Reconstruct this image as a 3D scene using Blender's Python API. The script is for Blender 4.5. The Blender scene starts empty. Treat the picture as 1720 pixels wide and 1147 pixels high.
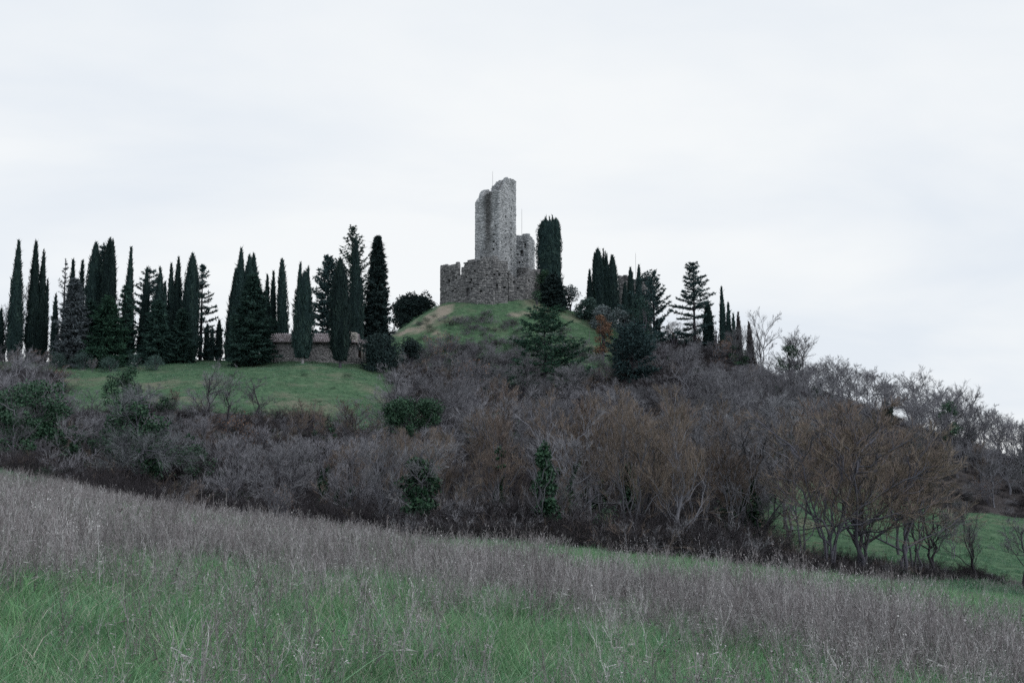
import bpy, math, random
import numpy as np

R = math.radians
scene = bpy.context.scene
C = scene.collection
rng = np.random.default_rng(7)

# ------------------------------------------------------------------ camera
F = 2076.0                      # focal length in photograph pixels (1720 wide)
CXP, CYP = 860.0, 573.5
PITCH = math.atan((830 - CYP) / F)
cam_d = bpy.data.cameras.new('camera')
cam_d.sensor_width = 36.0
cam_d.lens = 36.0 * F / 1720.0
cam_d.clip_start = 0.1
cam_d.clip_end = 6000
cam = bpy.data.objects.new('camera', cam_d)
C.objects.link(cam)
cam.location = (0, 0, 0)
cam.rotation_euler = (math.pi / 2 + PITCH, 0, 0)
scene.camera = cam

# ------------------------------------------------------------------ sky and light
SUN_DIR = np.array([0.74, -0.42, 0.62]); SUN_DIR /= np.linalg.norm(SUN_DIR)
world = bpy.data.worlds.new('World')
scene.world = world
world.use_nodes = True
nt = world.node_tree
nt.nodes.clear()
N = nt.nodes.new
out = N('ShaderNodeOutputWorld'); bg = N('ShaderNodeBackground')
sky = N('ShaderNodeTexSky'); sky.sky_type = 'NISHITA'; sky.sun_disc = False
sky.sun_elevation = math.asin(SUN_DIR[2]); sky.sun_rotation = math.atan2(SUN_DIR[0], SUN_DIR[1])
skys = N('ShaderNodeVectorMath'); skys.operation = 'SCALE'; skys.inputs['Scale'].default_value = 0.1
tc = N('ShaderNodeTexCoord')
# project the view direction on a flat cloud deck so that the streaks lie down towards the horizon
sep = N('ShaderNodeSeparateXYZ')
mx = N('ShaderNodeMath'); mx.operation = 'MAXIMUM'; mx.inputs[1].default_value = 0.0
ad = N('ShaderNodeMath'); ad.operation = 'ADD'; ad.inputs[1].default_value = 0.22
dx = N('ShaderNodeMath'); dx.operation = 'DIVIDE'
dy = N('ShaderNodeMath'); dy.operation = 'DIVIDE'
cmb = N('ShaderNodeCombineXYZ')
mp = N('ShaderNodeMapping'); mp.inputs['Rotation'].default_value = (0, 0, R(-28)); mp.inputs['Scale'].default_value = (0.75, 1.15, 1)
nz = N('ShaderNodeTexNoise'); nz.inputs['Scale'].default_value = 1.25; nz.inputs['Detail'].default_value = 5; nz.inputs['Roughness'].default_value = 0.5; nz.inputs['Distortion'].default_value = 0.35
rp = N('ShaderNodeValToRGB')
rp.color_ramp.elements[0].position = 0.36; rp.color_ramp.elements[0].color = (0.80, 0.855, 0.92, 1)
rp.color_ramp.elements[1].position = 0.60; rp.color_ramp.elements[1].color = (0.935, 0.96, 0.975, 1)
mixs = N('ShaderNodeMix'); mixs.data_type = 'RGBA'; mixs.inputs['Factor'].default_value = 0.03
L = nt.links.new
L(tc.outputs['Generated'], sep.inputs[0]); L(sep.outputs['Z'], mx.inputs[0]); L(mx.outputs[0], ad.inputs[0])
L(sep.outputs['X'], dx.inputs[0]); L(ad.outputs[0], dx.inputs[1]); L(sep.outputs['Y'], dy.inputs[0]); L(ad.outputs[0], dy.inputs[1])
L(dx.outputs[0], cmb.inputs[0]); L(dy.outputs[0], cmb.inputs[1]); L(cmb.outputs[0], mp.inputs['Vector']); L(mp.outputs[0], nz.inputs['Vector'])
L(nz.outputs['Fac'], rp.inputs[0]); L(sky.outputs[0], skys.inputs[0])
L(rp.outputs[0], mixs.inputs['A']); L(skys.outputs[0], mixs.inputs['B'])
L(mixs.outputs['Result'], bg.inputs['Color']); bg.inputs['Strength'].default_value = 1.0
L(bg.outputs[0], out.inputs['Surface'])

sun_d = bpy.data.lights.new('sun', 'SUN'); sun_d.energy = 1.1; sun_d.angle = R(24); sun_d.color = (1.0, 0.985, 0.965)
sun = bpy.data.objects.new('sun', sun_d); C.objects.link(sun)
from mathutils import Vector
sun.rotation_euler = Vector(SUN_DIR).to_track_quat('Z', 'Y').to_euler()

scene.view_settings.view_transform = 'Standard'
scene.view_settings.look = 'None'
scene.view_settings.exposure = 0.0
scene.view_settings.gamma = 1.0
scene.view_settings.use_curve_mapping = False
scene.render.engine = 'CYCLES'
cy = scene.cycles
cy.max_bounces = 4; cy.diffuse_bounces = 2; cy.glossy_bounces = 1; cy.transmission_bounces = 1; cy.transparent_max_bounces = 4
cy.use_denoising = False
cy.use_adaptive_sampling = True; cy.adaptive_threshold = 0.015
cy.caustics_reflective = False; cy.caustics_refractive = False
scene.render.filter_size = 1.5
cy.debug_use_spatial_splits = True

# ------------------------------------------------------------------ helpers
CP, SP = math.cos(PITCH), math.sin(PITCH)
def P(px, py, Y):
    """World point seen at photograph pixel (px, py) standing Y metres ahead."""
    a = (px - CXP) / F; b = (CYP - py) / F
    d = np.array([a, CP - b * SP, SP + b * CP])
    return d * (Y / d[1])
def proj(x, y, z):
    f = y * CP + z * SP; u = -y * SP + z * CP
    return CXP + F * x / f, CYP - F * u / f

def tag(o, label=None, cat=None, group=None, kind=None):
    if label: o['label'] = label
    if cat: o['category'] = cat
    if group: o['group'] = group
    if kind: o['kind'] = kind
    return o
def empty(name, loc, rz=0.0, scale=1.0):
    o = bpy.data.objects.new(name, None); o.empty_display_size = 0.3
    o.location = loc; o.rotation_euler = (0, 0, rz)
    o.scale = (scale,) * 3 if np.isscalar(scale) else scale
    C.objects.link(o); return o
def link(name, me, parent=None, loc=None):
    o = bpy.data.objects.new(name, me); C.objects.link(o)
    if parent is not None: o.parent = parent
    if loc is not None: o.location = loc
    return o

class MB:
    """Collects vertices and faces (with a tone per vertex) into one mesh."""
    def __init__(s): s.V = []; s.T = []; s.F = {3: [], 4: []}; s.n = 0
    def add(s, V, faces, tone=0.5):
        V = np.asarray(V, float).reshape(-1, 3); k = len(V)
        s.V.append(V); s.T.append(np.broadcast_to(np.asarray(tone, float), (k,)))
        f = np.asarray(faces, int); s.F[f.shape[1]].append(f + s.n); s.n += k
    def mesh(s, name, mat, smooth=False):
        me = bpy.data.meshes.new(name)
        V = np.concatenate(s.V); T = np.concatenate(s.T)
        loops = []; tot = []
        for k in (3, 4):
            if s.F[k]:
                f = np.concatenate(s.F[k]); loops.append(f.ravel()); tot.append(np.full(len(f), k))
        loops = np.concatenate(loops); tot = np.concatenate(tot)
        me.vertices.add(len(V)); me.vertices.foreach_set('co', V.astype(np.float32).ravel())
        me.loops.add(len(loops)); me.loops.foreach_set('vertex_index', loops.astype(np.int32))
        me.polygons.add(len(tot))
        me.polygons.foreach_set('loop_start', np.concatenate([[0], np.cumsum(tot)[:-1]]).astype(np.int32))
        me.polygons.foreach_set('loop_total', tot.astype(np.int32))
        if smooth: me.polygons.foreach_set('use_smooth', np.ones(len(tot), bool))
        at = me.attributes.new('tone', 'FLOAT', 'POINT'); at.data.foreach_set('value', T.astype(np.float32))
        me.materials.append(mat); me.update(calc_edges=True)
        return me
    # ---- shapes
    def tubes(s, Pt, Rd, sides=4, tone=0.5):
        """Pt (m,n,3) polylines, Rd (m,n) radii."""
        Pt = np.asarray(Pt, float); Rd = np.asarray(Rd, float); m, n, _ = Pt.shape
        d = Pt[:, -1] - Pt[:, 0]; d /= np.linalg.norm(d, axis=1, keepdims=True) + 1e-9
        ref = np.where(np.abs(d[:, 2:3]) > 0.8, np.array([[1.0, 0, 0]]), np.array([[0, 0, 1.0]]))
        a = np.cross(d, ref); a /= np.linalg.norm(a, axis=1, keepdims=True) + 1e-9
        b = np.cross(d, a)
        th = np.arange(sides) * 2 * math.pi / sides
        ring = a[:, None, :] * np.cos(th)[None, :, None] + b[:, None, :] * np.sin(th)[None, :, None]
        V = Pt[:, :, None, :] + ring[:, None] * Rd[:, :, None, None]
        i = np.arange(m)[:, None, None] * n * sides + np.arange(n - 1)[None, :, None] * sides
        k = np.arange(sides)[None, None, :]; k2 = (k + 1) % sides
        f = np.stack([i + k, i + k2, i + sides + k2, i + sides + k], -1).reshape(-1, 4)
        t = np.repeat(np.broadcast_to(np.asarray(tone, float), (m,)), n * sides)
        s.add(V, f, t)
    def blades(s, A, D, Wd, tone, side=None, g=None):
        """thin triangles: base A, vector D, base width Wd."""
        g = rng if g is None else g
        A = np.asarray(A); m = len(A)
        if side is None: side = g.normal(size=(m, 3))
        sd = np.cross(D, side); sd /= np.linalg.norm(sd, axis=1, keepdims=True) + 1e-9
        V = np.stack([A - sd * (Wd * .5)[:, None], A + sd * (Wd * .5)[:, None], A + D], 1)
        s.add(V, np.arange(3 * m).reshape(-1, 3), np.repeat(tone, 3))
    def leaves(s, Cn, size, tone, g=None, asp=0.6):
        g = rng if g is None else g
        m = len(Cn); u = g.normal(size=(m, 3)); u /= np.linalg.norm(u, axis=1, keepdims=True)
        w = np.cross(u, g.normal(size=(m, 3))); w /= np.linalg.norm(w, axis=1, keepdims=True) + 1e-9
        u = u * size[:, None] * .5; w = w * size[:, None] * .5 * asp
        V = np.stack([Cn - u, Cn + w, Cn + u, Cn - w], 1)
        s.add(V, np.arange(4 * m).reshape(-1, 4), np.repeat(tone, 4))
    def box(s, c, ax, h, tone=0.5):
        """oriented box: centre, 3 axes (rows), half sizes."""
        c = np.asarray(c, float); ax = np.asarray(ax, float)
        sg = np.array([[-1, -1, -1], [1, -1, -1], [1, 1, -1], [-1, 1, -1], [-1, -1, 1], [1, -1, 1], [1, 1, 1], [-1, 1, 1]], float)
        V = c + (sg * np.asarray(h)) @ ax
        s.add(V, [[0, 3, 2, 1], [4, 5, 6, 7], [0, 1, 5, 4], [1, 2, 6, 5], [2, 3, 7, 6], [3, 0, 4, 7]], tone)

AX = np.eye(3)
def axz(dirv):
    d = np.array([dirv[0], dirv[1], 0.0]); d /= np.linalg.norm(d)
    return np.array([d, [-d[1], d[0], 0], [0, 0, 1.0]])

def vnoise(x, y, seed=0):
    """smooth value noise, roughly -1..1"""
    x = np.asarray(x, float); y = np.asarray(y, float)
    xi = np.floor(x).astype(np.int64); yi = np.floor(y).astype(np.int64)
    fx = x - xi; fy = y - yi; fx = fx * fx * (3 - 2 * fx); fy = fy * fy * (3 - 2 * fy)
    def h(a, b):
        n = (a * 374761393 + b * 668265263 + seed * 974711) & 0xffffffff
        n = ((n ^ (n >> 13)) * 1274126177) & 0xffffffff
        return ((n ^ (n >> 16)) & 0xffff) / 32767.5 - 1
    return (h(xi, yi) * (1 - fx) + h(xi + 1, yi) * fx) * (1 - fy) + (h(xi, yi + 1) * (1 - fx) + h(xi + 1, yi + 1) * fx) * fy
def fbm(x, y, seed=0, o=4):
    return sum(vnoise(x * 2 ** k, y * 2 ** k, seed + k) * .5 ** k for k in range(o)) / 1.6

# ------------------------------------------------------------------ materials
def mat_base(name, rough=0.9, spec=0.15):
    m = bpy.data.materials.new(name); m.use_nodes = True
    b = m.node_tree.nodes['Principled BSDF']
    b.inputs['Roughness'].default_value = rough; b.inputs['Specular IOR Level'].default_value = spec
    return m, m.node_tree, b
def ramp(nt, stops, gain=(1, 1, 1)):
    r = nt.nodes.new('ShaderNodeValToRGB'); e = r.color_ramp.elements
    while len(e) < len(stops): e.new(0.5)
    for k, (p, c) in enumerate(stops): e[k].position = p; e[k].color = (c[0] * gain[0], c[1] * gain[1], c[2] * gain[2], 1)
    return r
def mat_tone(name, stops, gain=(1, 1, 1), rand=0.25, rough=0.85, spec=0.15, hue=0.0, noise=None, transl=0.0):
    """Colour from the per-piece tone attribute; brightness varies a little from one plant to the next."""
    m, nt, b = mat_base(name, rough, spec)
    at = nt.nodes.new('ShaderNodeAttribute'); at.attribute_name = 'tone'
    r = ramp(nt, stops, gain); nt.links.new(at.outputs['Fac'], r.inputs[0])
    oi = nt.nodes.new('ShaderNodeObjectInfo')
    mr = nt.nodes.new('ShaderNodeMapRange'); mr.inputs['To Min'].default_value = 1 - rand; mr.inputs['To Max'].default_value = 1 + rand
    nt.links.new(oi.outputs['Random'], mr.inputs['Value'])
    hs = nt.nodes.new('ShaderNodeHueSaturation')
    nt.links.new(r.outputs[0], hs.inputs['Color']); nt.links.new(mr.outputs[0], hs.inputs['Value'])
    if hue:
        m2 = nt.nodes.new('ShaderNodeMath'); m2.operation = 'MULTIPLY'; m2.inputs[1].default_value = 7.31
        m3 = nt.nodes.new('ShaderNodeMath'); m3.operation = 'FRACT'
        m4 = nt.nodes.new('ShaderNodeMapRange'); m4.inputs['To Min'].default_value = 0.5 - hue; m4.inputs['To Max'].default_value = 0.5 + hue
        nt.links.new(oi.outputs['Random'], m2.inputs[0]); nt.links.new(m2.outputs[0], m3.inputs[0]); nt.links.new(m3.outputs[0], m4.inputs['Value'])
        nt.links.new(m4.outputs[0], hs.inputs['Hue'])
    nt.links.new(hs.outputs[0], b.inputs['Base Color'])
    if transl:
        b.inputs['Subsurface Weight'].default_value = 0
        t = nt.nodes.new('ShaderNodeBsdfTranslucent'); mxs = nt.nodes.new('ShaderNodeMixShader'); mxs.inputs[0].default_value = transl
        nt.links.new(hs.outputs[0], t.inputs[0]); nt.links.new(b.outputs[0], mxs.inputs[1]); nt.links.new(t.outputs[0], mxs.inputs[2])
        nt.links.new(mxs.outputs[0], nt.nodes['Material Output'].inputs['Surface'])
    return m

M = {}
M['cypress'] = mat_tone('cypress_foliage', [(0, (.013, .026, .022)), (.6, (.026, .050, .038)), (1, (.045, .075, .050))], (1, 1.03, 1.35), .3)
M['cypress_brown'] = mat_tone('dull_cypress_foliage', [(0, (.030, .028, .026)), (.6, (.055, .050, .044)), (1, (.085, .075, .065))], (1, 1, 1.2), .2)
M['fir'] = mat_tone('conifer_needles', [(0, (.016, .034, .028)), (.6, (.032, .066, .048)), (1, (.055, .10, .066))], (1, 1.05, 1.25), .2)
M['cedar_green'] = mat_tone('cedar_needles', [(0, (.018, .045, .030)), (.6, (.034, .085, .048)), (1, (.058, .13, .066))], (.95, .95, 1.15), .1)
M['cedar_grey'] = mat_tone('blue_cedar_needles', [(0, (.05, .062, .066)), (.6, (.095, .11, .115)), (1, (.16, .18, .18))], (1, 1.05, 1.15), .1)
M['pine'] = mat_tone('pine_needles', [(0, (.022, .045, .042)), (.6, (.042, .078, .070)), (1, (.075, .12, .10))], (1.05, 1.05, 1.25), .25)
M['ivy'] = mat_tone('ivy_leaves', [(0, (.014, .040, .022)), (.6, (.030, .085, .040)), (1, (.060, .15, .060))], (.92, .86, 1.08), .2, rough=.6, spec=.3)
M['holm'] = mat_tone('evergreen_leaves', [(0, (.014, .024, .022)), (.6, (.028, .045, .036)), (1, (.05, .07, .055))], (1, 1.1, 1.4), .2)
M['olive'] = mat_tone('olive_leaves', [(0, (.07, .09, .085)), (.6, (.13, .155, .145)), (1, (.21, .24, .22))], (1, 1.05, 1.2), .15)
M['broom'] = mat_tone('broom_stems', [(0, (.03, .055, .05)), (.6, (.055, .095, .08)), (1, (.09, .14, .11))], (1, 1, 1.1), .2)
M['oakleaf'] = mat_tone('dry_oak_leaves', [(0, (.10, .058, .042)), (.6, (.185, .112, .078)), (1, (.30, .20, .14))], (1, 1, 1), .2)
M['bark'] = mat_tone('bark', [(0, (.055, .050, .048)), (.5, (.10, .092, .090)), (1, (.17, .16, .155))], (0.95, 1.02, 1.3), .3)
M['bark_light'] = mat_tone('lichened_bark', [(0, (.065, .064, .067)), (.5, (.145, .142, .15)), (1, (.27, .265, .275))], (.85, .88, .97), .45)
M['bark_dark'] = mat_tone('dark_bark', [(0, (.030, .026, .025)), (1, (.065, .058, .055))], (0.95, 1.02, 1.3), .2)
M['bark_pale'] = mat_tone('pale_bark', [(0, (.20, .19, .185)), (1, (.32, .31, .30))], (1, 1.03, 1.12), .1)
M['twig_russet'] = mat_tone('russet_twigs', [(0, (.105, .088, .080)), (.5, (.205, .170, .150)), (1, (.32, .275, .245))], (.85, .83, .81), .42, hue=.01)
M['twig_grey'] = mat_tone('grey_twigs', [(0, (.115, .110, .122)), (.5, (.215, .205, .225)), (1, (.34, .325, .35))], (.82, .87, .89), .42, hue=.015)
M['twig_lichen'] = mat_tone('lichened_twigs', [(0, (.10, .105, .10)), (.5, (.165, .17, .16)), (1, (.27, .28, .26))], (.9, .95, 1.1), .2)
M['twig_dark'] = mat_tone('undergrowth_twigs', [(0, (.045, .038, .036)), (.5, (.085, .070, .066)), (1, (.15, .12, .11))], (.5, .56, .68), .35)
M['bramble'] = mat_tone('bramble_leaves', [(0, (.02, .035, .022)), (.6, (.04, .062, .038)), (1, (.08, .10, .06))], (0.9, 1, 1.2), .3)
M['grass'] = mat_tone('green_grass', [(0, (.090, .195, .102)), (.5, (.152, .322, .166)), (.78, (.25, .42, .24)), (.84, (.38, .38, .33)), (1, (.56, .55, .49))], (1, 1, 1), .28, rough=.7, spec=.25, hue=.02, transl=.3)
M['turf'] = mat_tone('short_turf', [(0, (.055, .110, .062)), (.6, (.098, .190, .105)), (.9, (.16, .255, .155)), (1, (.30, .28, .22))], (1.02, 1.13, 1.25), .25, hue=.015, transl=.2)
M['weed'] = mat_tone('dry_weed_stalks', [(0, (.075, .058, .055)), (.35, (.16, .13, .125)), (.75, (.27, .235, .225)), (1, (.36, .32, .30))], (1.30, 1.46, 1.60), .35, hue=.01)
M['weedhead'] = mat_tone('dry_seed_heads', [(0, (.06, .045, .04)), (1, (.26, .22, .20))], (1.2, 1.3, 1.5), .2)
M['metal'] = mat_tone('grey_metal', [(0, (.16, .16, .17)), (1, (.16, .16, .17))], (1, 1, 1), 0, rough=.5, spec=.4)
M['wood_old'] = mat_tone('weathered_wood', [(0, (.30, .28, .26)), (1, (.45, .43, .40))], (1, 1, 1), 0)
M['door_dark'] = mat_tone('dark_door_wood', [(0, (.035, .028, .025)), (1, (.05, .04, .036))], (1, 1, 1), 0)
M['plaster'] = mat_tone('pale_plaster', [(0, (.30, .29, .28)), (1, (.36, .35, .33))], (1, 1, 1), 0)

def mat_stone(name, stops, stain=True, streak=None, moss=0.35):
    m, nt, b = mat_base(name, .95, .1)
    at = nt.nodes.new('ShaderNodeAttribute'); at.attribute_name = 'tone'
    r = ramp(nt, stops); nt.links.new(at.outputs['Fac'], r.inputs[0])
    tcn = nt.nodes.new('ShaderNodeTexCoord')
    n1 = nt.nodes.new('ShaderNodeTexNoise'); n1.inputs['Scale'].default_value = .55; n1.inputs['Detail'].default_value = 6; n1.inputs['Roughness'].default_value = .65
    mpn = nt.nodes.new('ShaderNodeMapping'); mpn.inputs['Scale'].default_value = (1, 1, .45)
    nt.links.new(tcn.outputs['Object'], mpn.inputs[0]); nt.links.new(mpn.outputs[0], n1.inputs['Vector'])
    r1 = ramp(nt, [(.36, (.50, .51, .52)), (.54, (1, 1, 1))]); nt.links.new(n1.outputs['Fac'], r1.inputs[0])
    mu = nt.nodes.new('ShaderNodeMix'); mu.data_type = 'RGBA'; mu.blend_type = 'MULTIPLY'; mu.inputs['Factor'].default_value = .8 if stain else .35
    nt.links.new(r.outputs[0], mu.inputs['A']); nt.links.new(r1.outputs[0], mu.inputs['B'])
    last = mu.outputs['Result']
    n2 = nt.nodes.new('ShaderNodeTexNoise'); n2.inputs['Scale'].default_value = 9; n2.inputs['Detail'].default_value = 5
    nt.links.new(tcn.outputs['Object'], n2.inputs['Vector'])
    r2 = ramp(nt, [(.3, (.80, .80, .80)), (.7, (1.14, 1.13, 1.12))]); nt.links.new(n2.outputs['Fac'], r2.inputs[0])
    mu2 = nt.nodes.new('ShaderNodeMix'); mu2.data_type = 'RGBA'; mu2.blend_type = 'MULTIPLY'; mu2.inputs['Factor'].default_value = 1
    nt.links.new(last, mu2.inputs['A']); nt.links.new(r2.outputs[0], mu2.inputs['B']); last = mu2.outputs['Result']
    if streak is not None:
        # dark vertical streak in the stone colour: (x, y) of its foot in object space and width
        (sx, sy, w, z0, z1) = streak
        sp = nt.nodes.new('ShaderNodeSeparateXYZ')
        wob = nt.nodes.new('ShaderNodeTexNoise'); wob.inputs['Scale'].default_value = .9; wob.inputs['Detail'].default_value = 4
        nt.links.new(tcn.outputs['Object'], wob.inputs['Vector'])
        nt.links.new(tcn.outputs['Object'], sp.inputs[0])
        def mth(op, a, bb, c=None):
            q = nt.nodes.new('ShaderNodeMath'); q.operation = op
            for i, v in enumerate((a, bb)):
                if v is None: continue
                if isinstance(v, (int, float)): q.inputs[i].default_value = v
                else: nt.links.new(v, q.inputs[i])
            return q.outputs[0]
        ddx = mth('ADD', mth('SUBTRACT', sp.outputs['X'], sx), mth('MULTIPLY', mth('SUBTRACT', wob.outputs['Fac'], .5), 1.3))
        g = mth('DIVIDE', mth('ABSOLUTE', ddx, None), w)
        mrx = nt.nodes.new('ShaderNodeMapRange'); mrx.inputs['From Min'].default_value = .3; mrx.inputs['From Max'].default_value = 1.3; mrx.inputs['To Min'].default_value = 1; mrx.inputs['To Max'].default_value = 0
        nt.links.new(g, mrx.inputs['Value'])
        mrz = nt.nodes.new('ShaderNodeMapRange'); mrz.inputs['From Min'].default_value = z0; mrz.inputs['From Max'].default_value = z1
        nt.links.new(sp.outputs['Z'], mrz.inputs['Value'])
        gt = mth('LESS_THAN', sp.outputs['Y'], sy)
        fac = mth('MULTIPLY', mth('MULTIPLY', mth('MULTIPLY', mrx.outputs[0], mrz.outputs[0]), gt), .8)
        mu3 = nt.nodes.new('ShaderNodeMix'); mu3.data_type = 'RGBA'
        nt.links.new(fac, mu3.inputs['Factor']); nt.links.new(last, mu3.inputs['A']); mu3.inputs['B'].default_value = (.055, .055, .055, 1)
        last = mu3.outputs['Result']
    nt.links.new(last, b.inputs['Base Color'])
    bp = nt.nodes.new('ShaderNodeBump'); bp.inputs['Strength'].default_value = .5; bp.inputs['Distance'].default_value = .05
    nt.links.new(n2.outputs['Fac'], bp.inputs['Height']); nt.links.new(bp.outputs[0], b.inputs['Normal'])
    return m
STONE_G = [(0, (.26, .275, .295)), (.5, (.445, .465, .495)), (1, (.64, .665, .70))]
STONE_W = [(0, (.085, .088, .096)), (.5, (.205, .207, .218)), (1, (.37, .37, .38))]
M['mortar'] = mat_stone('old_mortar', [(0, (.14, .142, .15)), (1, (.20, .202, .21))], True)
M['stone_wall'] = mat_stone('curtain_wall_stone', STONE_W)
M['stone_small'] = mat_stone('small_tower_stone', STONE_G)
M['stone_house'] = mat_stone('house_stone', [(0, (.14, .14, .15)), (.5, (.25, .245, .26)), (1, (.40, .395, .41))], False)
M['tile'] = mat_tone('roof_tiles', [(0, (.12, .10, .09)), (.5, (.235, .20, .185)), (1, (.38, .34, .32))], (1.05, 1.12, 1.3), 0)

# ------------------------------------------------------------------ terrain height
ctrl = []
def cw(x, y, z): ctrl.append((x, y, z))
def cpt(px, py, Y): ctrl.append(tuple(P(px, py, Y)))
for x in (-36, -18, -8, 0, 8, 18, 36):
    for y in (-25, 0, 9, 17, 24):
        cw(x, y, -1.65 - 0.10 * x - 0.010 * max(0, y - 12))
for a in [(0, 846, 34), (100, 853, 34), (250, 873, 32), (420, 905, 31), (600, 927, 30), (800, 950, 31), (1000, 972, 31), (1350, 1006, 31), (1720, 1034, 34),
          (0, 797, 58), (60, 806, 60), (-200, 770, 62), (0, 800, 74), (180, 860, 47), (330, 893, 47), (500, 912, 46), (250, 865, 62), (420, 893, 60), (620, 905, 56),
          (720, 908, 54), (800, 911, 55), (1000, 927, 57), (1200, 952, 58), (1500, 971, 64), (1720, 982, 78), (1950, 1000, 82),
          (860, 885, 82), (860, 822, 112), (860, 742, 146), (860, 662, 175), (860, 604, 190), (850, 535, 202), (850, 503, 208), (830, 496, 214), (780, 500, 212), (890, 500, 213),
          (742, 511, 213), (700, 533, 207), (668, 558, 200), (645, 600, 188), (620, 613, 178),
          (930, 514, 213), (975, 545, 207), (1010, 580, 202), (1045, 625, 192), (1000, 640, 178), (760, 600, 190), (760, 540, 201), (940, 590, 195),
          (130, 668, 140), (300, 657, 140), (450, 684, 127), (560, 664, 140), (640, 645, 152), (300, 620, 163), (450, 613, 166), (600, 612, 168), (0, 610, 172), (-200, 605, 175), (150, 618, 168),
          (0, 705, 120), (150, 722, 112), (300, 735, 108), (450, 762, 100), (0, 785, 88), (450, 842, 76), (650, 705, 130), (650, 802, 96), (-250, 700, 120),
          (1060, 560, 212), (1100, 580, 213), (1170, 584, 214), (1250, 620, 206), (1400, 672, 193), (1530, 712, 178), (1650, 758, 165), (1720, 790, 152), (1900, 845, 145),
          (1200, 705, 150), (1120, 640, 180), (1400, 785, 122), (1600, 852, 120), (1500, 905, 95), (1720, 870, 118), (1600, 938, 80), (1400, 920, 82), (1200, 835, 96), (1050, 760, 140)]:
    cpt(*a)
# behind the ridge the hill falls away
for px, Y, z in [(-200, 205, 19), (0, 205, 19.5), (300, 205, 19.5), (450, 205, 20), (620, 212, 21.5), (0, 290, 10), (450, 290, 10), (680, 245, 23), (830, 226, 35.3), (900, 226, 35), (760, 224, 34), (830, 262, 27), (980, 235, 28.5), (1060, 235, 27.5),
                 (1170, 240, 24), (1400, 230, 10), (1600, 215, 0), (1170, 300, 8), (830, 340, 2), (1800, 230, -8)]:
    cw((px - CXP) / F * Y, Y, z)
for a in np.arange(0, 360, 30):
    cw(700 * math.cos(R(a)), 700 * math.sin(R(a)) + 100, -14 if math.sin(R(a)) > -.2 else -6)
ctrl = np.array(ctrl); SC = 100.0
def _phi(r2): return np.where(r2 > 1e-12, .5 * r2 * np.log(np.maximum(r2, 1e-12)), 0.0)
_c = ctrl[:, :2] / SC; _n = len(_c)
_K = _phi(((_c[:, None] - _c[None]) ** 2).sum(-1)) + np.eye(_n) * 2e-5
_Q = np.hstack([np.ones((_n, 1)), _c])
_A = np.block([[_K, _Q], [_Q.T, np.zeros((3, 3))]])
_w = np.linalg.solve(_A, np.concatenate([ctrl[:, 2], np.zeros(3)]))
def gz(x, y):
    x = np.atleast_1d(np.asarray(x, float)); y = np.atleast_1d(np.asarray(y, float))
    o = np.empty(x.shape); xf, yf = x.ravel(), y.ravel(); of = np.empty(len(xf))
    for i in range(0, len(xf), 20000):
        q = np.stack([xf[i:i + 20000], yf[i:i + 20000]], 1) / SC
        of[i:i + 20000] = _phi(((q[:, None] - _c[None]) ** 2).sum(-1)) @ _w[:_n] + _w[_n] + q @ _w[_n + 1:]
    amp = np.clip((np.hypot(xf, yf) - 15) / 120, 0, 1)
    of += amp * (.55 * fbm(xf / 9, yf / 9, 3) + .15 * vnoise(xf / 2.1, yf / 2.1, 9)) + .035 * vnoise(xf / 1.3, yf / 1.3, 5)
    return of.reshape(x.shape)
def g1(x, y): return float(gz([x], [y])[0])

def lawn_mask(px, Y):      # mown grass in front of the stone house
    return (px > 105) & (px < 660) & (Y > 122) & (Y < 176)
def mound_mask(px, Y):
    return (px > 640) & (px < 1045) & (Y > 176) & (Y < 232)
def meadow_mask(px, Y):    # green field seen through the trunks on the right
    return (px > 1270) & (Y > 72 + np.clip((px - 1720) * .03, 0, 10)) & (Y < 119 + (px - 1720) * .01)
def treeline(px):
    return np.interp(px, [-400, 0, 250, 420, 620, 720, 800, 1000, 1200, 1500, 1720, 2100], [62, 68, 60, 58, 55, 53, 55, 57, 58, 64, 76, 82])

# ------------------------------------------------------------------ ground sheet
def axis(lo, hi, fine, step0, growth):
    a = [0.0]
    while a[-1] < hi: a.append(a[-1] + max(step0, (a[-1] - fine) * growth if a[-1] > fine else step0))
    b = [0.0]
    while b[-1] > lo: b.append(b[-1] - max(step0, (-b[-1] - fine) * growth if -b[-1] > fine else step0))
    return np.array(sorted(set(b + a)))
xs = axis(-2500, 2500, 95, 0.95, .16); ys = axis(-900, 3000, 255, 0.95, .16)
GX, GY = np.meshgrid(xs, ys)
GZ = gz(GX, GY)
rad = np.hypot(GX, GY - 100); fl = np.clip((rad - 500) / 300, 0, 1); GZ = GZ * (1 - fl) + (-14) * fl
nx, ny = len(xs), len(ys)
idx = np.arange(nx * ny).reshape(ny, nx)
fq = np.stack([idx[:-1, :-1], idx[:-1, 1:], idx[1:, 1:], idx[1:, :-1]], -1).reshape(-1, 4)
YY = np.maximum(GY, 1e-3); PXg = CXP + F * GX / YY
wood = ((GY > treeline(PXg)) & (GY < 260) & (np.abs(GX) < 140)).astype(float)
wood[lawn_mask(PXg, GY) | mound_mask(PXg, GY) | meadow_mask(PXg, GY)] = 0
wood[(GY > 160) & (PXg < 640)] = .15
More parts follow.
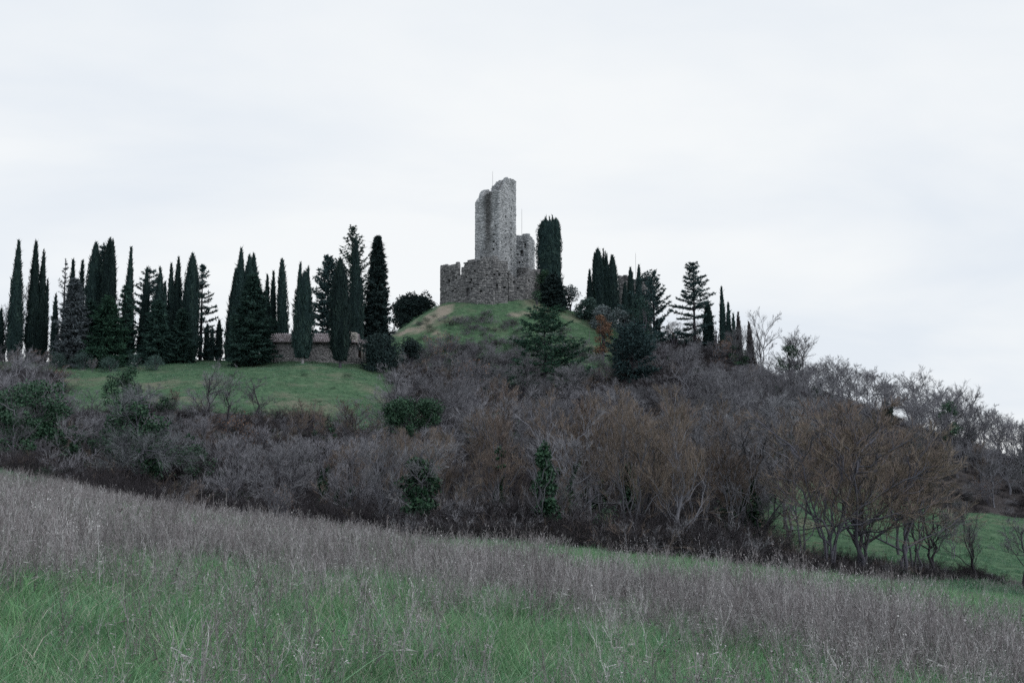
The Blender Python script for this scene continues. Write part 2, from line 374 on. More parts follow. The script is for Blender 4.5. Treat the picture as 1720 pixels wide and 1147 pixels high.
def straw_mask(x, y, z):
    """withered patches on the left face of the mound"""
    a, b = proj(x, np.maximum(y, 1), z); o = np.zeros(np.shape(x))
    for (ax_, ay_, bx_, by_, w_) in ((752, 518, 715, 540, 11), (722, 545, 676, 562, 10), (700, 540, 735, 560, 7), (858, 530, 884, 528, 5)):
        t = np.clip(((a - ax_) * (bx_ - ax_) + (b - ay_) * (by_ - ay_)) / ((bx_ - ax_) ** 2 + (by_ - ay_) ** 2), 0, 1)
        d = np.hypot(a - ax_ - t * (bx_ - ax_), (b - ay_ - t * (by_ - ay_)) * 1.6) + 13 * fbm(x / 1.3, y / 1.3, 61, 5)
        o = np.maximum(o, np.clip((w_ - d) / 5, 0, 1))
    return o * (y > 180) * (y < 214)
STRAW = straw_mask(GX, GY, GZ)
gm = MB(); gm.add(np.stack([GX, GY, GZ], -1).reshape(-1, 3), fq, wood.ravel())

def mat_ground():
    m, nt, b = mat_base('ground_cover', .95, .05)
    tcn = nt.nodes.new('ShaderNodeTexCoord')
    def noise(sc, det, ro=.6):
        n = nt.nodes.new('ShaderNodeTexNoise'); n.inputs['Scale'].default_value = sc; n.inputs['Detail'].default_value = det; n.inputs['Roughness'].default_value = ro
        nt.links.new(tcn.outputs['Object'], n.inputs['Vector']); return n
    n1, n2, n3 = noise(.11, 6), noise(1.6, 6, .7), noise(7, 4)
    gr = ramp(nt, [(.34, (.042, .078, .048)), (.55, (.078, .142, .082)), (.72, (.125, .175, .115))]); nt.links.new(n2.outputs['Fac'], gr.inputs[0])
    st = nt.nodes.new('ShaderNodeMix'); st.data_type = 'RGBA'
    sr = ramp(nt, [(.54, (0, 0, 0)), (.68, (.75, .75, .75))]); nt.links.new(n1.outputs['Fac'], sr.inputs[0])
    nt.links.new(sr.outputs[0], st.inputs['Factor']); nt.links.new(gr.outputs[0], st.inputs['A']); st.inputs['B'].default_value = (.17, .16, .13, 1)
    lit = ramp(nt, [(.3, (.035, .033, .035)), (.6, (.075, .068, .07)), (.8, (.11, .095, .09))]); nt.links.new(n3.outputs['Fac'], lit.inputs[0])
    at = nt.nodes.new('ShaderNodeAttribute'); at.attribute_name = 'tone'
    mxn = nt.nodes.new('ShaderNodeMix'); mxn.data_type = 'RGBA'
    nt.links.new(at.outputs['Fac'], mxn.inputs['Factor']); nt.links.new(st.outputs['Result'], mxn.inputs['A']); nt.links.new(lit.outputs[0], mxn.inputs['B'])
    at2 = nt.nodes.new('ShaderNodeAttribute'); at2.attribute_name = 'straw'
    mx2 = nt.nodes.new('ShaderNodeMix'); mx2.data_type = 'RGBA'; mx2.inputs['B'].default_value = (.25, .225, .19, 1)
    nt.links.new(at2.outputs['Fac'], mx2.inputs['Factor']); nt.links.new(mxn.outputs['Result'], mx2.inputs['A'])
    nt.links.new(mx2.outputs['Result'], b.inputs['Base Color'])
    bp = nt.nodes.new('ShaderNodeBump'); bp.inputs['Strength'].default_value = .7; bp.inputs['Distance'].default_value = .12
    nt.links.new(n2.outputs['Fac'], bp.inputs['Height']); nt.links.new(bp.outputs[0], b.inputs['Normal'])
    return m
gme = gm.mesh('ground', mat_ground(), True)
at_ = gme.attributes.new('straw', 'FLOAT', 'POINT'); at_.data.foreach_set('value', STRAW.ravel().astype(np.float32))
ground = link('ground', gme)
tag(ground, 'grassy hillside and field under the trees, rising to the castle mound', 'ground', kind='structure')

# ------------------------------------------------------------------ castle
def stone_face(mb, A, B, nrm, zb, top, holes, g, depth=.5, ch=(.2, .34), sl=(.28, .7), jit=.045):
    """Courses of stones on the vertical face from A to B; top(s) height along it; holes (s, z, w, h)."""
    A = np.array(A, float); B = np.array(B, float); Ln = np.linalg.norm(B - A); d = (B - A) / Ln
    ax = np.array([[d[0], d[1], 0], [nrm[0], nrm[1], 0], [0, 0, 1.0]])
    zt = max(top(s) for s in np.linspace(0, Ln, 30)) + .2
    z = zb
    while z < zt:
        h = g.uniform(*ch); s = -g.uniform(0, .3)
        while s < Ln:
            l = g.uniform(*sl); s0 = max(s, 0 if s > -.1 else s * .2); s1 = min(s + l, Ln); sc = (s0 + s1) / 2; l2 = s1 - s0; zc = z + h / 2
            s += l
            if l2 < .06 or zc > top(sc) + g.uniform(-.16, .10): continue
            if any(abs(sc - hs) < (hw + l2) / 2 - .04 and abs(zc - hz) < hh / 2 for hs, hz, hw, hh in holes):
                # trim instead of dropping when the stone only overlaps the opening
                hit = [q for q in holes if abs(sc - q[0]) < (q[2] + l2) / 2 - .04 and abs(zc - q[1]) < q[3] / 2][0]
                lo, hi = hit[0] - hit[2] / 2, hit[0] + hit[2] / 2
                if s0 < lo - .08: s1 = lo
                elif s1 > hi + .08: s0 = hi
                else: continue
                sc = (s0 + s1) / 2; l2 = s1 - s0
            o = g.uniform(-jit, jit) - depth / 2
            a2 = ax.copy(); r = g.normal(0, .025); a2[0] = ax[0] * math.cos(r) + ax[2] * math.sin(r); a2[2] = -ax[0] * math.sin(r) + ax[2] * math.cos(r)
            c = np.array([*(A + d * sc), zc]) + ax[1] * o
            mb.box(c, a2, (l2 * .475, depth / 2, h * .46), float(np.clip(g.normal(.5, .2), 0, 1)))
        z += h
def ruin(root, path, zb, tops, thick, holes, g, closed, mat, inner=True, name='stone_facing', **kw):
    """Masonry along a ground path: a mortar core and a facing of stones. tops: one function per segment."""
    n = len(path); segs = [(i, (i + 1) % n) for i in range(n if closed else n - 1)]
    core = MB(); st = MB(); ins = .42
    for k, (i, j) in enumerate(segs):
        A = np.array(path[i], float); B = np.array(path[j], float); d = (B - A) / np.linalg.norm(B - A); nr = np.array([d[1], -d[0]])
        Ln = np.linalg.norm(B - A); top = tops[k]
        stone_face(st, A, B, nr, zb, top, holes.get(k, []), g, **kw)
        if inner: stone_face(st, A - nr * thick + d * .5, B - nr * thick - d * .5, -nr, zb + (.0 if not closed else 6), top, [], g, **kw)
        ss = np.linspace(.38, Ln - .38, max(3, int(Ln / .4)))
        zt = np.array([top(s) - .14 + g.uniform(-.1, .1) for s in ss])
        o = A[None] + d * ss[:, None] - nr * ins; inn = A[None] + d * ss[:, None] - nr * (thick - ins)
        m = len(ss)
        V = np.concatenate([np.c_[o, np.full(m, zb - .6)], np.c_[o, zt], np.c_[inn, zt + g.uniform(-.12, .12, m)], np.c_[inn, np.full(m, zb - .6)]])
        a = np.arange(m - 1)
        core.add(V, np.concatenate([np.stack([a + q * m, a + 1 + q * m, a + 1 + (q + 1) * m, a + (q + 1) * m], -1) for q in range(3)] +
                                   [np.array([[0, m, 2 * m, 3 * m], [m - 1, 4 * m - 1, 3 * m - 1, 2 * m - 1]])]), .5)
    rl = np.array(root.location)
    for mb in (core, st):
        mb.V = [v - rl for v in mb.V]
    link('wall_core', core.mesh('wall_core', M['mortar']), root)
    o = link(name, st.mesh(name, mat), root); o['kind'] = 'stuff'
    return o
def zpx(py, Y): return P(860, py, Y)[2]

gC = np.random.default_rng(21)
# --- the tall broken tower
YT = 213.0; k = YT / F
c0 = np.array([(839 - CXP) * k, YT]); cR = c0 + [2.88, 4.42]; cB = c0 + [-1.54, 7.30]; cL = c0 + [-4.42, 2.88]
tz = lambda py: zpx(py, YT + 2)
def prof(pts, Ln): return lambda s: float(np.interp(s / Ln, [p[0] for p in pts], [tz(p[1]) for p in pts]))
S = 5.276
t_tops = [prof([(0, 326), (.12, 319), (.22, 313), (.34, 302), (.46, 298), (1, 299)], S),
          prof([(0, 298), (.55, 297), (.72, 303), (.84, 316), (1, 319)], S),
          prof([(0, 318), (.35, 314), (.6, 314), (.74, 321), (.85, 330), (1, 338)], S),
          prof([(0, 340), (.15, 336), (.3, 331), (.45, 327), (.6, 324), (.8, 323), (1, 325)], S)]
zb_t = g1(*(c0 + [0, 3.6])) - .8
holes_t = {0: [(1.9 + .05 * ((i * 7) % 3), zb_t + 3.2 + i * 1.25, .42, .36) for i in range(11)] + [(3.75, zb_t + 5.0 + i * 1.25, .40, .36) for i in range(10)] + [(4.7, zb_t + 8 + i * 2.5, .24, .24) for i in range(4)],
           3: [(3.9 + .05 * ((i * 5) % 3), zb_t + 4.6 + i * 1.3, .44, .38) for i in range(6)] + [(1.35, zb_t + 4.2, .46, .42), (1.3, zb_t + 7.2, .46, .42), (4.6, zb_t + 9.2, .24, .24), (4.3, zb_t + 12.6, .26, .24)]}
tower = tag(empty('castle_tower', (c0[0], c0[1], zb_t)), 'tall square stone tower with a broken jagged top on the mound', 'tower')
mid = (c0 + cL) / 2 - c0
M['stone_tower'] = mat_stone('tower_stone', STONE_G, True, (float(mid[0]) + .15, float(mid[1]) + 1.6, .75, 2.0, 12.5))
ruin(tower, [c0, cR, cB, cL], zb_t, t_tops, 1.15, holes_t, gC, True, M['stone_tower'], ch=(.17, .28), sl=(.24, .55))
# --- the small square tower behind
YS = 222.0; k2 = YS / F
s0 = np.array([(889.5 - CXP) * k2, YS]); s1 = np.array([(898.5 - CXP) * (YS + 3.4) / F, YS + 3.4])
dS = s1 - s0; sL = s0 + np.array([-2.75, .95]); sB = sL + dS
zb_s = g1(*s0) - .8
stz = lambda py: zpx(py, YS)
def cst(a, b=None): return (lambda s: a) if b is None else (lambda s: a + (b - a) * min(1, s / 3.0))
ls = np.linalg.norm(sL - s0); lr = np.linalg.norm(dS)
stower = tag(empty('castle_tower', (s0[0], s0[1], zb_s)), 'small square stone tower with a window, right behind the tall tower', 'tower')
ruin(stower, [s0, s1, sB, sL], zb_s, [cst(stz(391.5), stz(398)), cst(stz(398)), cst(stz(393)), cst(stz(394), stz(391.5))], .95,
     {3: [(ls * .50, stz(425), .62, 1.25), (ls * .72, stz(413.5), .28, .9), (ls * .35, stz(441), .3, .28), (ls * .55, stz(440), .26, .28), (ls * .2, stz(427), .24, .24)], 0: [(lr * .5, stz(428), .25, .5)]}, gC, True, M['stone_small'])
# --- the curtain wall: a projecting bay with a straight end block and a lower return to the right
def curtain(name, label, path, tops, thick=1.0, holes_px=(), closed=False, mat='stone_wall', zlow=None, ch=(.2, .34)):
    pts = [np.array([(p - CXP) * Y / F, Y]) for p, Y in path]
    zb = min(g1(*p) for p in pts) - .7 if zlow is None else zlow
    root = tag(empty(name, (pts[0][0], pts[0][1], zb)), label, 'wall', kind='thing')
    fs = []; hl = {}
    for i in range(len(pts) - 1):
        A, B = pts[i], pts[i + 1]; Ln = np.linalg.norm(B - A)
        def f(s, A=A, B=B, Ln=Ln):
            q = A + (B - A) * s / Ln; px = CXP + F * q[0] / q[1]
            return zpx(float(np.interp(px, [t[0] for t in tops], [t[1] for t in tops])), q[1]) + .28 * float(fbm(q[0] * 1.1, q[1] * .3, 17))
        fs.append(f)
        for (px, py, w, h) in holes_px:
            pa, pb = path[i][0], path[i + 1][0]
            if pa <= px < pb:
                s = (px - pa) / (pb - pa) * Ln; q = A + (B - A) * s / Ln
                hl.setdefault(i, []).append((s, zpx(py, q[1]), w, h))
    ruin(root, pts, zb, fs, thick, hl, gC, closed, M[mat], ch=ch)
    return root
hp = [(784.5, 491, .75, 1.55)] + [(gC.uniform(742, 905), gC.uniform(455, 490), gC.uniform(.3, .5), gC.uniform(.25, .42)) for _ in range(34)]
curtain('castle_wall', 'ruined curtain wall with a rounded bay and small doorway, at the foot of the tower',
        [(737.5, 212.5), (756, 210.2), (768.4, 208.9), (773.4, 208.4), (800, 206.2), (828, 205.6), (853, 206.6)],
        [(737, 446), (741, 448), (752, 445), (758, 443), (767, 442.5), (768.39, 444), (768.41, 463), (773.39, 463), (773.41, 450), (777, 444), (783, 440), (790, 437), (800, 435), (812, 432), (824, 430), (832, 431), (838, 436), (846, 438), (853, 437), (856, 441)], 1.0, hp)
curtain('castle_wall', 'lower ruined wall stretch between the tall tower and the ivy',
        [(854.5, 207.3), (880, 209.2), (905, 213.5), (926, 219.5)],
        [(854, 449), (857, 458), (861, 464), (869, 466), (876, 463), (884, 459), (893, 455), (903, 452), (915, 455), (926, 462)], .95, hp)
curtain('castle_wall', 'end wall running back from the left corner of the ruined curtain wall',
        [(745.5, 222), (738.2, 213.8)], [(730, 446), (738, 446), (746, 449)], .9)
# broken spur of masonry at the tower's foot
curtain('castle_wall', 'broken stub of masonry leaning on the right side of the tall tower', [(870.5, 219.5), (880, 220.2), (890, 221)], [(866, 452), (876, 450), (884, 450), (890, 453)], .8)
# --- ruined building behind the cypresses to the right
curtain('ruined_building_wall', 'square-topped ruined wall half hidden behind the cypresses right of the castle', [(1041, 227), (1062, 226), (1094, 226.5), (1097, 232)],
        [(1041, 463), (1057, 463), (1060, 470), (1076, 470), (1077.5, 465.5), (1097, 465.5)], .9)
def pole(name, label, px, py0, py1, Y, r=.035):
    a = P(px, py1, Y); b = P(px, py0, Y)
    root = tag(empty(name, a), label, 'pole')
    m = MB(); m.tubes([[[0, 0, -1.5], [0, 0, b[2] - a[2]]]], [[r, r * .7]], 6)
    link('shaft', m.mesh('shaft', M['metal']), root)
    f = MB(); f.tubes([[[0, 0, b[2] - a[2]], [0, 0, b[2] - a[2] + .25]]], [[r * .35, .004]], 5); link('tip', f.mesh('tip', M['metal']), root)
pole('lightning_rod', 'thin rod rising from the broken top of the tall tower', 827.5, 289, 316, 217)
pole('lightning_rod', 'thin rod on the roof of the small square tower', 876.5, 352, 394, 223.5)
pole('lightning_rod', 'thin rod above the ruined wall behind the cypresses right of the castle', 1068, 426, 468, 228)
pole('marker_pole', 'thin pole standing on the right flank of the castle mound', 990.5, 556, 596, 196, .04)

# ------------------------------------------------------------------ stone house on the lawn
YH = 167.0; kh = YH / F
hx0, hx1 = (452 - CXP) * kh, (596.5 - CXP) * kh; hz = g1((hx0 + hx1) / 2, YH) - .35
eave, ridge = zpx(574.5, YH), zpx(560.5, YH + 2.4)
house = tag(empty('stone_house', ((hx0 + hx1) / 2, YH, hz)), 'low stone house with a tiled roof behind two cypresses on the lawn', 'house')
hl = np.array(house.location)
gH = np.random.default_rng(5)
st = MB(); core = MB(); D = 5.0
for A, B in (((hx0, YH), (hx1, YH)), ((hx1, YH), (hx1, YH + D)), ((hx0, YH + D), (hx0, YH))):
    d = np.array(B) - np.array(A); d = d / np.linalg.norm(d)
    stone_face(st, A, B, (d[1], -d[0]), hz, (lambda s: eave - .12), [], gH, depth=.3, ch=(.13, .24), sl=(.25, .6), jit=.02)
st.V = [v - hl for v in st.V]
core.box(np.array([(hx0 + hx1) / 2, YH + D / 2, (hz + eave) / 2 - .1]) - hl, AX, ((hx1 - hx0) / 2 - .22, D / 2 - .22, (eave - hz) / 2 - .1))
o = link('wall_stones', st.mesh('wall_stones', M['stone_house']), house); o['kind'] = 'stuff'
link('wall', core.mesh('wall', M['mortar']), house)
def tiled_roof(parent, x0, x1, y0, y1, z0, z1, origin, g, pitch=.27, rows=9):
    slab = MB(); ln = math.hypot(y1 - y0, z1 - z0); ax = np.array([[1, 0, 0], [0, (y1 - y0) / ln, (z1 - z0) / ln], [0, -(z1 - z0) / ln, (y1 - y0) / ln]])
    slab.box(np.array([(x0 + x1) / 2, (y0 + y1) / 2, (z0 + z1) / 2 - .06]) - origin, ax, ((x1 - x0) / 2, ln / 2, .05))
    r = link('roof', slab.mesh('roof', M['tile']), parent)
    t = MB(); th = np.linspace(0, math.pi, 6); nxt = int((x1 - x0) / pitch); step = ln / rows
    for i in range(nxt):
        for j in range(rows):
            x = x0 + (i + .5) * pitch + g.normal(0, .012); w = pitch * .42
            V = []
            for (u, s) in ((j * step - .05, 1.08), ((j + 1) * step + .03, .86)):
                base = np.array([x, y0, z0]) + ax[1] * u + ax[2] * (.01 + (.03 if s > 1 else 0) + g.normal(0, .006))
                V += [base + ax[0] * (math.cos(q) * w * s) + ax[2] * (math.sin(q) * w * s * .8) for q in th]
            V = np.array(V) - origin; a = np.arange(5)
            t.add(V, np.stack([a, a + 1, a + 7, a + 6], -1), float(np.clip(g.normal(.5, .22), 0, 1)))
    tt = link('roof_tiles', t.mesh('roof_tiles', M['tile']), r); tt['kind'] = 'stuff'
    return r
tiled_roof(house, hx0 - .4, hx1 + .02, YH - .45, YH + 2.5, eave - .02, ridge, hl, gH)
bk = MB(); lnb = math.hypot(2.9, ridge - eave); bk.box(np.array([(hx0 + hx1) / 2, YH + 3.9, (eave + ridge) / 2 - .1]) - hl, np.array([[1, 0, 0], [0, 2.9 / lnb, -(ridge - eave) / lnb], [0, (ridge - eave) / lnb, 2.9 / lnb]]), ((hx1 - hx0) / 2 + .1, lnb / 2, .06))
link('rear_roof', bk.mesh('rear_roof', M['tile']), house)
for xg in (hx0 + .25, hx1 - .25):
    gb = MB()
    V = np.array([[xg - .2, YH + .1, eave - .2], [xg - .2, YH + D - .1, eave - .2], [xg - .2, YH + 2.45, ridge - .12], [xg + .2, YH + .1, eave - .2], [xg + .2, YH + D - .1, eave - .2], [xg + .2, YH + 2.45, ridge - .12]]) - hl
    gb.add(V, [[0, 2, 1], [3, 4, 5]], .5); gb.add(V, [[0, 3, 5, 2], [1, 2, 5, 4], [0, 1, 4, 3]], .5)
    link('gable', gb.mesh('gable', M['stone_house']), house)
ev = MB(); ev.box(np.array([(hx0 + hx1) / 2, YH - .2, eave - .12]) - hl, AX, ((hx1 - hx0) / 2 + .15, .22, .05)); link('eave_beam', ev.mesh('eave_beam', M['door_dark']), house)
# chimney-like end block and little porch on the right
ch = MB(); cx = (591 - CXP) * kh
stc = MB()
for (a, b) in (((cx - .5, YH - .06), (cx + .5, YH - .06)), ((cx + .5, YH - .06), (cx + .5, YH + .9)), ((cx - .5, YH + .9), (cx - .5, YH - .06))):
    d = np.array(b) - np.array(a); d = d / np.linalg.norm(d); stone_face(stc, a, b, (d[1], -d[0]), eave - .1, (lambda s: zpx(558.5, YH)), [], gH, depth=.3, ch=(.15, .25), jit=.02)
stc.box((cx, YH + .42, (eave + zpx(558.5, YH)) / 2), AX, (.4, .4, (zpx(558.5, YH) - eave) / 2 + .02), .45)
stc.V = [v - hl for v in stc.V]; link('corner_block', stc.mesh('corner_block', M['plaster']), house)
px1 = (606 - CXP) * kh
pw = MB(); pw.box(np.array([(hx1 + px1) / 2 + .15, YH + 2.6, (hz + eave) / 2 - .2]) - hl, AX, ((px1 - hx1) / 2 + .15, .15, (eave - hz) / 2 - .2)); link('porch_back_wall', pw.mesh('porch_back_wall', M['mortar']), house)
dr = MB(); dr.box(np.array([(hx1 + px1) / 2, YH + 2.42, hz + 1.35]) - hl, AX, (.36, .03, 1.0)); link('door', dr.mesh('door', M['door_dark']), house)
po = MB(); po.box(np.array([px1, YH + .25, (hz + zpx(577, YH)) / 2]) - hl, AX, (.09, .09, (zpx(577, YH) - hz) / 2)); link('porch_post', po.mesh('porch_post', M['plaster']), house)
pl = MB()
stone_face(pl, (hx1, YH + .05), (px1 + .2, YH + .05), (0, -1), hz, (lambda s: zpx(600.5, YH)), [], gH, depth=.3, ch=(.13, .24), sl=(.25, .5), jit=.02); pl.V = [v - hl for v in pl.V]
link('porch_parapet', pl.mesh('porch_parapet', M['stone_house']), house)
tiled_roof(house, hx1 + .03, px1 + .6, YH - .15, YH + 2.6, zpx(577.5, YH), zpx(571, YH + 2.6), hl, gH, rows=7)

# ------------------------------------------------------------------ foliage builders
def root_at(name, label, cat, px, Y, group=None):
    x = (px - CXP) / F * Y; z = g1(x, Y)
    # perspective pitch makes px depend a little on height; use the exact ray at ground height
    py = proj(x, Y, z)[1]; x = P(px, py, Y)[0]
    return tag(empty(name, (x, Y, g1(x, Y) - .12)), label, cat, group)

def cypress_part(mb, g, H, Rm, cx=0, cy=0, z0=0.0, top='point', dens=1.0):
    p, q = {'point': (1.9, .9), 'spire': (1.35, .95), 'blunt': (4.0, .85), 'flat': (9, .45)}[top]
    def f(t): return np.clip((t + .10) / .26, .35, 1) ** .7 * np.clip(1 - np.clip(t, 0, 1) ** p, 0, 1) ** q
    sd = int(g.integers(1e6)); ph = g.uniform(0, 6.28, 4)
    def rad(t, az):
        lobes = 1 + .10 * np.sin(3 * az + ph[0] + 2.5 * t) + .07 * np.sin(7 * az + ph[1] - 4 * t) + .20 * vnoise(az * 2.2 + 20, t * H * .45, sd) + .15 * vnoise(az * 5 + 50, t * H * 1.2, sd + 1)
        return Rm * f(t) * lobes + .05
    lean = g.normal(0, .014, 2) * H; Rm = Rm * g.uniform(1.04, 1.24)
    # dense body
    tt = np.linspace(0, .985, 22); az = np.arange(12) * 2 * math.pi / 12
    T, A = np.meshgrid(tt, az, indexing='ij'); rr = rad(T, A) * .80
    V = np.stack([cx + rr * np.cos(A) + lean[0] * T, cy + rr * np.sin(A) + lean[1] * T, z0 + T * H], -1).reshape(-1, 3)
    i = np.arange(21)[:, None] * 12; kk = np.arange(12)[None]; k2 = (kk + 1) % 12
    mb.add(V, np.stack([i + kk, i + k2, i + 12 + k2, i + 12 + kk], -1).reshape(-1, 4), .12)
    n = int(dens * (260 * H * Rm + 700))
    t = g.uniform(0, 1, n) ** 1.0; az = g.uniform(0, 6.2832, n)
    keep = g.uniform(0, 1, n) < .25 + .75 * f(t); t, az = t[keep], az[keep]; n = len(t)
    rr = rad(t, az) * g.uniform(.74, 1.0, n)
    Pn = np.stack([cx + rr * np.cos(az) + lean[0] * t, cy + rr * np.sin(az) + lean[1] * t, z0 + t * H - .12], -1)
    ou = np.stack([np.cos(az), np.sin(az), np.zeros(n)], -1)
    D = ou * g.uniform(.05, .5, n)[:, None] + np.array([0, 0, 1.0]) + g.normal(0, .22, (n, 3)); D /= np.linalg.norm(D, axis=1, keepdims=True)
    D *= (g.uniform(.25, .85, n) * (1 - .35 * t) * np.where(g.uniform(size=n) < .06, 1.6, 1))[:, None]
    tn_ = .5 + .30 * vnoise(az * 3 + 9, t * H * .5, sd + 5) + .14 * vnoise(az * 8, t * H * 1.6, sd + 6) + g.normal(0, .16, n)
    mb.blades(Pn, D, g.uniform(.09, .20, n), np.clip(tn_, 0, 1), side=ou + g.normal(0, .5, (n, 3)), g=g)
def cypress(label, px, top_py, width, Y, spires=(), trunk_h=0.0, top='point', mat='cypress', group='cypresses', pale=False, seed=0):
    g = np.random.default_rng(int(px * 13 + top_py) + seed)
    r = root_at('cypress_tree', label, 'tree', px, Y, group)
    z = r.location.z; H = P(px, top_py, Y)[2] - z; Rm = width / 2 * Y / F
    mb = MB(); cypress_part(mb, g, H - trunk_h, Rm, 0, 0, trunk_h, top)
    for (dpx, tpy, w, *st) in spires:
        h2 = P(px + dpx, tpy, Y)[2] - z
        cypress_part(mb, g, h2 - trunk_h, w / 2 * Y / F, dpx * Y / F, g.uniform(-.35, .35), trunk_h, st[0] if st else top)
    link('crown', mb.mesh('crown', M[mat]), r)
    tb = MB(); h = max(trunk_h + H * .3, 1.5)
    tb.tubes([[[0, 0, -.3], [.02, 0, .3], [0, .02, h * .6], [0, 0, h]]], [[.26, .2, .16, .1]], 8, .5)
    link('trunk', tb.mesh('trunk', M['bark_pale' if pale else 'bark']), r)
    return r

def conifer(label, px, top_py, width, Y, name='cedar_tree', mat='fir', group=None, spacing=.55, nb=5, elev=(-8, 35), curve=.12, profile='cone', bare=.06, pad=1.0, droop=0.0, gap=.0, needle=(.22, .5), lean=0, cat='tree', seed=0, wid=.10, asym=0.0, core=False):
    g = np.random.default_rng(int(px * 17 + top_py) + seed)
    r = root_at(name, label, cat, px, Y, group)
    H = P(px, top_py, Y)[2] - r.location.z; Rm = 1.32 * width / 2 * Y / F
    tb = MB(); fo = MB()
    tp = np.array([[lean * q * q + .02 * math.sin(5 * q), .0, q * H] for q in np.linspace(-.02, 1, 9)])
    tb.tubes([tp], [np.linspace(.028 * H * .5 + .09, .025, 9)], 8, .4)
    prof = {'cone': lambda t: (1 - t) ** .68 * min(1, (t + .05) / .12),
            'column': lambda t: (1 - t ** 3) * .9 + .1,
            'oval': lambda t: math.sin(math.pi * min(1, (t * .85 + .15))) ** .7,
            'flat': lambda t: (1 - t) ** .55 * min(1, (t - .02) / .18 + .35),
            'round': lambda t: max(.0, math.sin(math.pi * (t * .9 + .06))) ** .6}[profile]
    z = bare * H; lev = 0
    while z < H * .985:
        t = z / H; ba = g.uniform(0, 6.28); L0 = Rm * prof(t)
        for b in range(nb):
            if g.uniform() < gap: continue
            az = ba + b * 6.283 / nb + g.normal(0, .4); Lb = max(.25, L0 * g.uniform(.5, 1.16) * (1 + asym * math.cos(az)))
            el = R(elev[0] + (elev[1] - elev[0]) * t + g.normal(0, 5))
            dh = np.array([math.cos(az), math.sin(az), 0]); s = np.linspace(0, 1, 6)
            base = np.array([np.interp(z, tp[:, 2], tp[:, 0]), 0, z + g.normal(0, .08)])
            pts = base + dh * (s * Lb * math.cos(el))[:, None] + np.array([0, 0, 1]) * (s * Lb * math.sin(el) + curve * Lb * s ** 2.5 - droop * Lb * np.sin(s * math.pi) * .5)[:, None]
            rb = np.linspace(.012 * Lb + .03, .008, 6); tb.tubes([pts], [rb], 4, .35)
            # branchlets either side, with needles
            nsub = max(3, int(Lb / .28)); ss = np.linspace(.22, 1, nsub) + g.normal(0, .03, nsub); ss = np.clip(ss, .12, 1)
            bp = np.stack([np.interp(ss, s, pts[:, q]) for q in range(3)], -1)
            perp = np.array([-dh[1], dh[0], 0])
            for sgn in (-1, 1):
                ln = (.16 + .30 * Lb * (1 - ss * .75)) * g.uniform(.5, 1.1, nsub) * pad
                dirv = perp * sgn + dh * .75 + g.normal(0, .18, (nsub, 3)) + np.array([0, 0, .12]); dirv /= np.linalg.norm(dirv, axis=1, keepdims=True)
                m = 7
                q = g.uniform(0, 1, (nsub, m)); A = bp[:, None] + dirv[:, None] * (ln[:, None] * q)[..., None]
                A = A.reshape(-1, 3) + g.normal(0, .05, (nsub * m, 3))
                Dn = np.repeat(dirv, m, 0) * .7 + g.normal(0, .55, (nsub * m, 3)) + np.array([0, 0, .35]); Dn /= np.linalg.norm(Dn, axis=1, keepdims=True)
                ll = g.uniform(*needle, nsub * m)
                fo.blades(A, Dn * ll[:, None], ll * g.uniform(.3, .5, nsub * m) * (wid / .10), np.clip(g.normal(.5, .2, nsub * m), 0, 1), g=g)
        z += spacing * g.uniform(.55, 1.45) * (1 - .35 * t); lev += 1
    # leader
    n = 60; A = np.stack([np.full(n, tp[-1, 0]), np.zeros(n), H - g.uniform(0, .9, n)], -1)
    D = g.normal(0, .5, (n, 3)) + np.array([0, 0, .7]); D /= np.linalg.norm(D, axis=1, keepdims=True)
    fo.blades(A, D * .35, np.full(n, .09), np.full(n, .5), g=g)
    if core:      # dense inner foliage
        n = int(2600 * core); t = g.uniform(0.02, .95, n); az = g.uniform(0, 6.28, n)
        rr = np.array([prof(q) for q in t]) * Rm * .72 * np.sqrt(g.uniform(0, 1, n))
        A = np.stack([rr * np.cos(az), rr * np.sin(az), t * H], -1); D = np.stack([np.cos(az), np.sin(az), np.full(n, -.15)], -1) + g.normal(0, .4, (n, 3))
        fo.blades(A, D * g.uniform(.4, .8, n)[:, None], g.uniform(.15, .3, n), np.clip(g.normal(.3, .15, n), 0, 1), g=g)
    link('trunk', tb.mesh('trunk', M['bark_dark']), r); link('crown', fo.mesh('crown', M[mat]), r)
    return r

def blob_leaves(mb, g, blobs, dens=60, size=(.14, .3), fill=.35, asp=.6):
    """leaf faces through lumpy blobs: (x,y,z, rx,ry,rz)"""
    for (x, y, z, rx, ry, rz) in blobs:
        n = int(dens * (rx * ry + ry * rz + rx * rz) * 1.3) + 20
        v = g.normal(size=(n, 3)); v /= np.linalg.norm(v, axis=1, keepdims=True)
        lump = 1 + .22 * np.sin(v[:, 0] * 7 + x * 3) * np.sin(v[:, 1] * 6 + y) + .18 * np.sin(v[:, 2] * 9 + z * 2 + v[:, 0] * 4)
        rr = np.where(g.uniform(size=n) < fill, g.uniform(.35, .9, n), g.uniform(.86, 1.08, n)) * lump
        Pn = v * rr[:, None] * np.array([rx, ry, rz]) + np.array([x, y, z])
        mb.leaves(Pn, g.uniform(*size, n), np.clip(g.normal(.5, .2, n) + .12 * v[:, 2], 0, 1), g, asp)
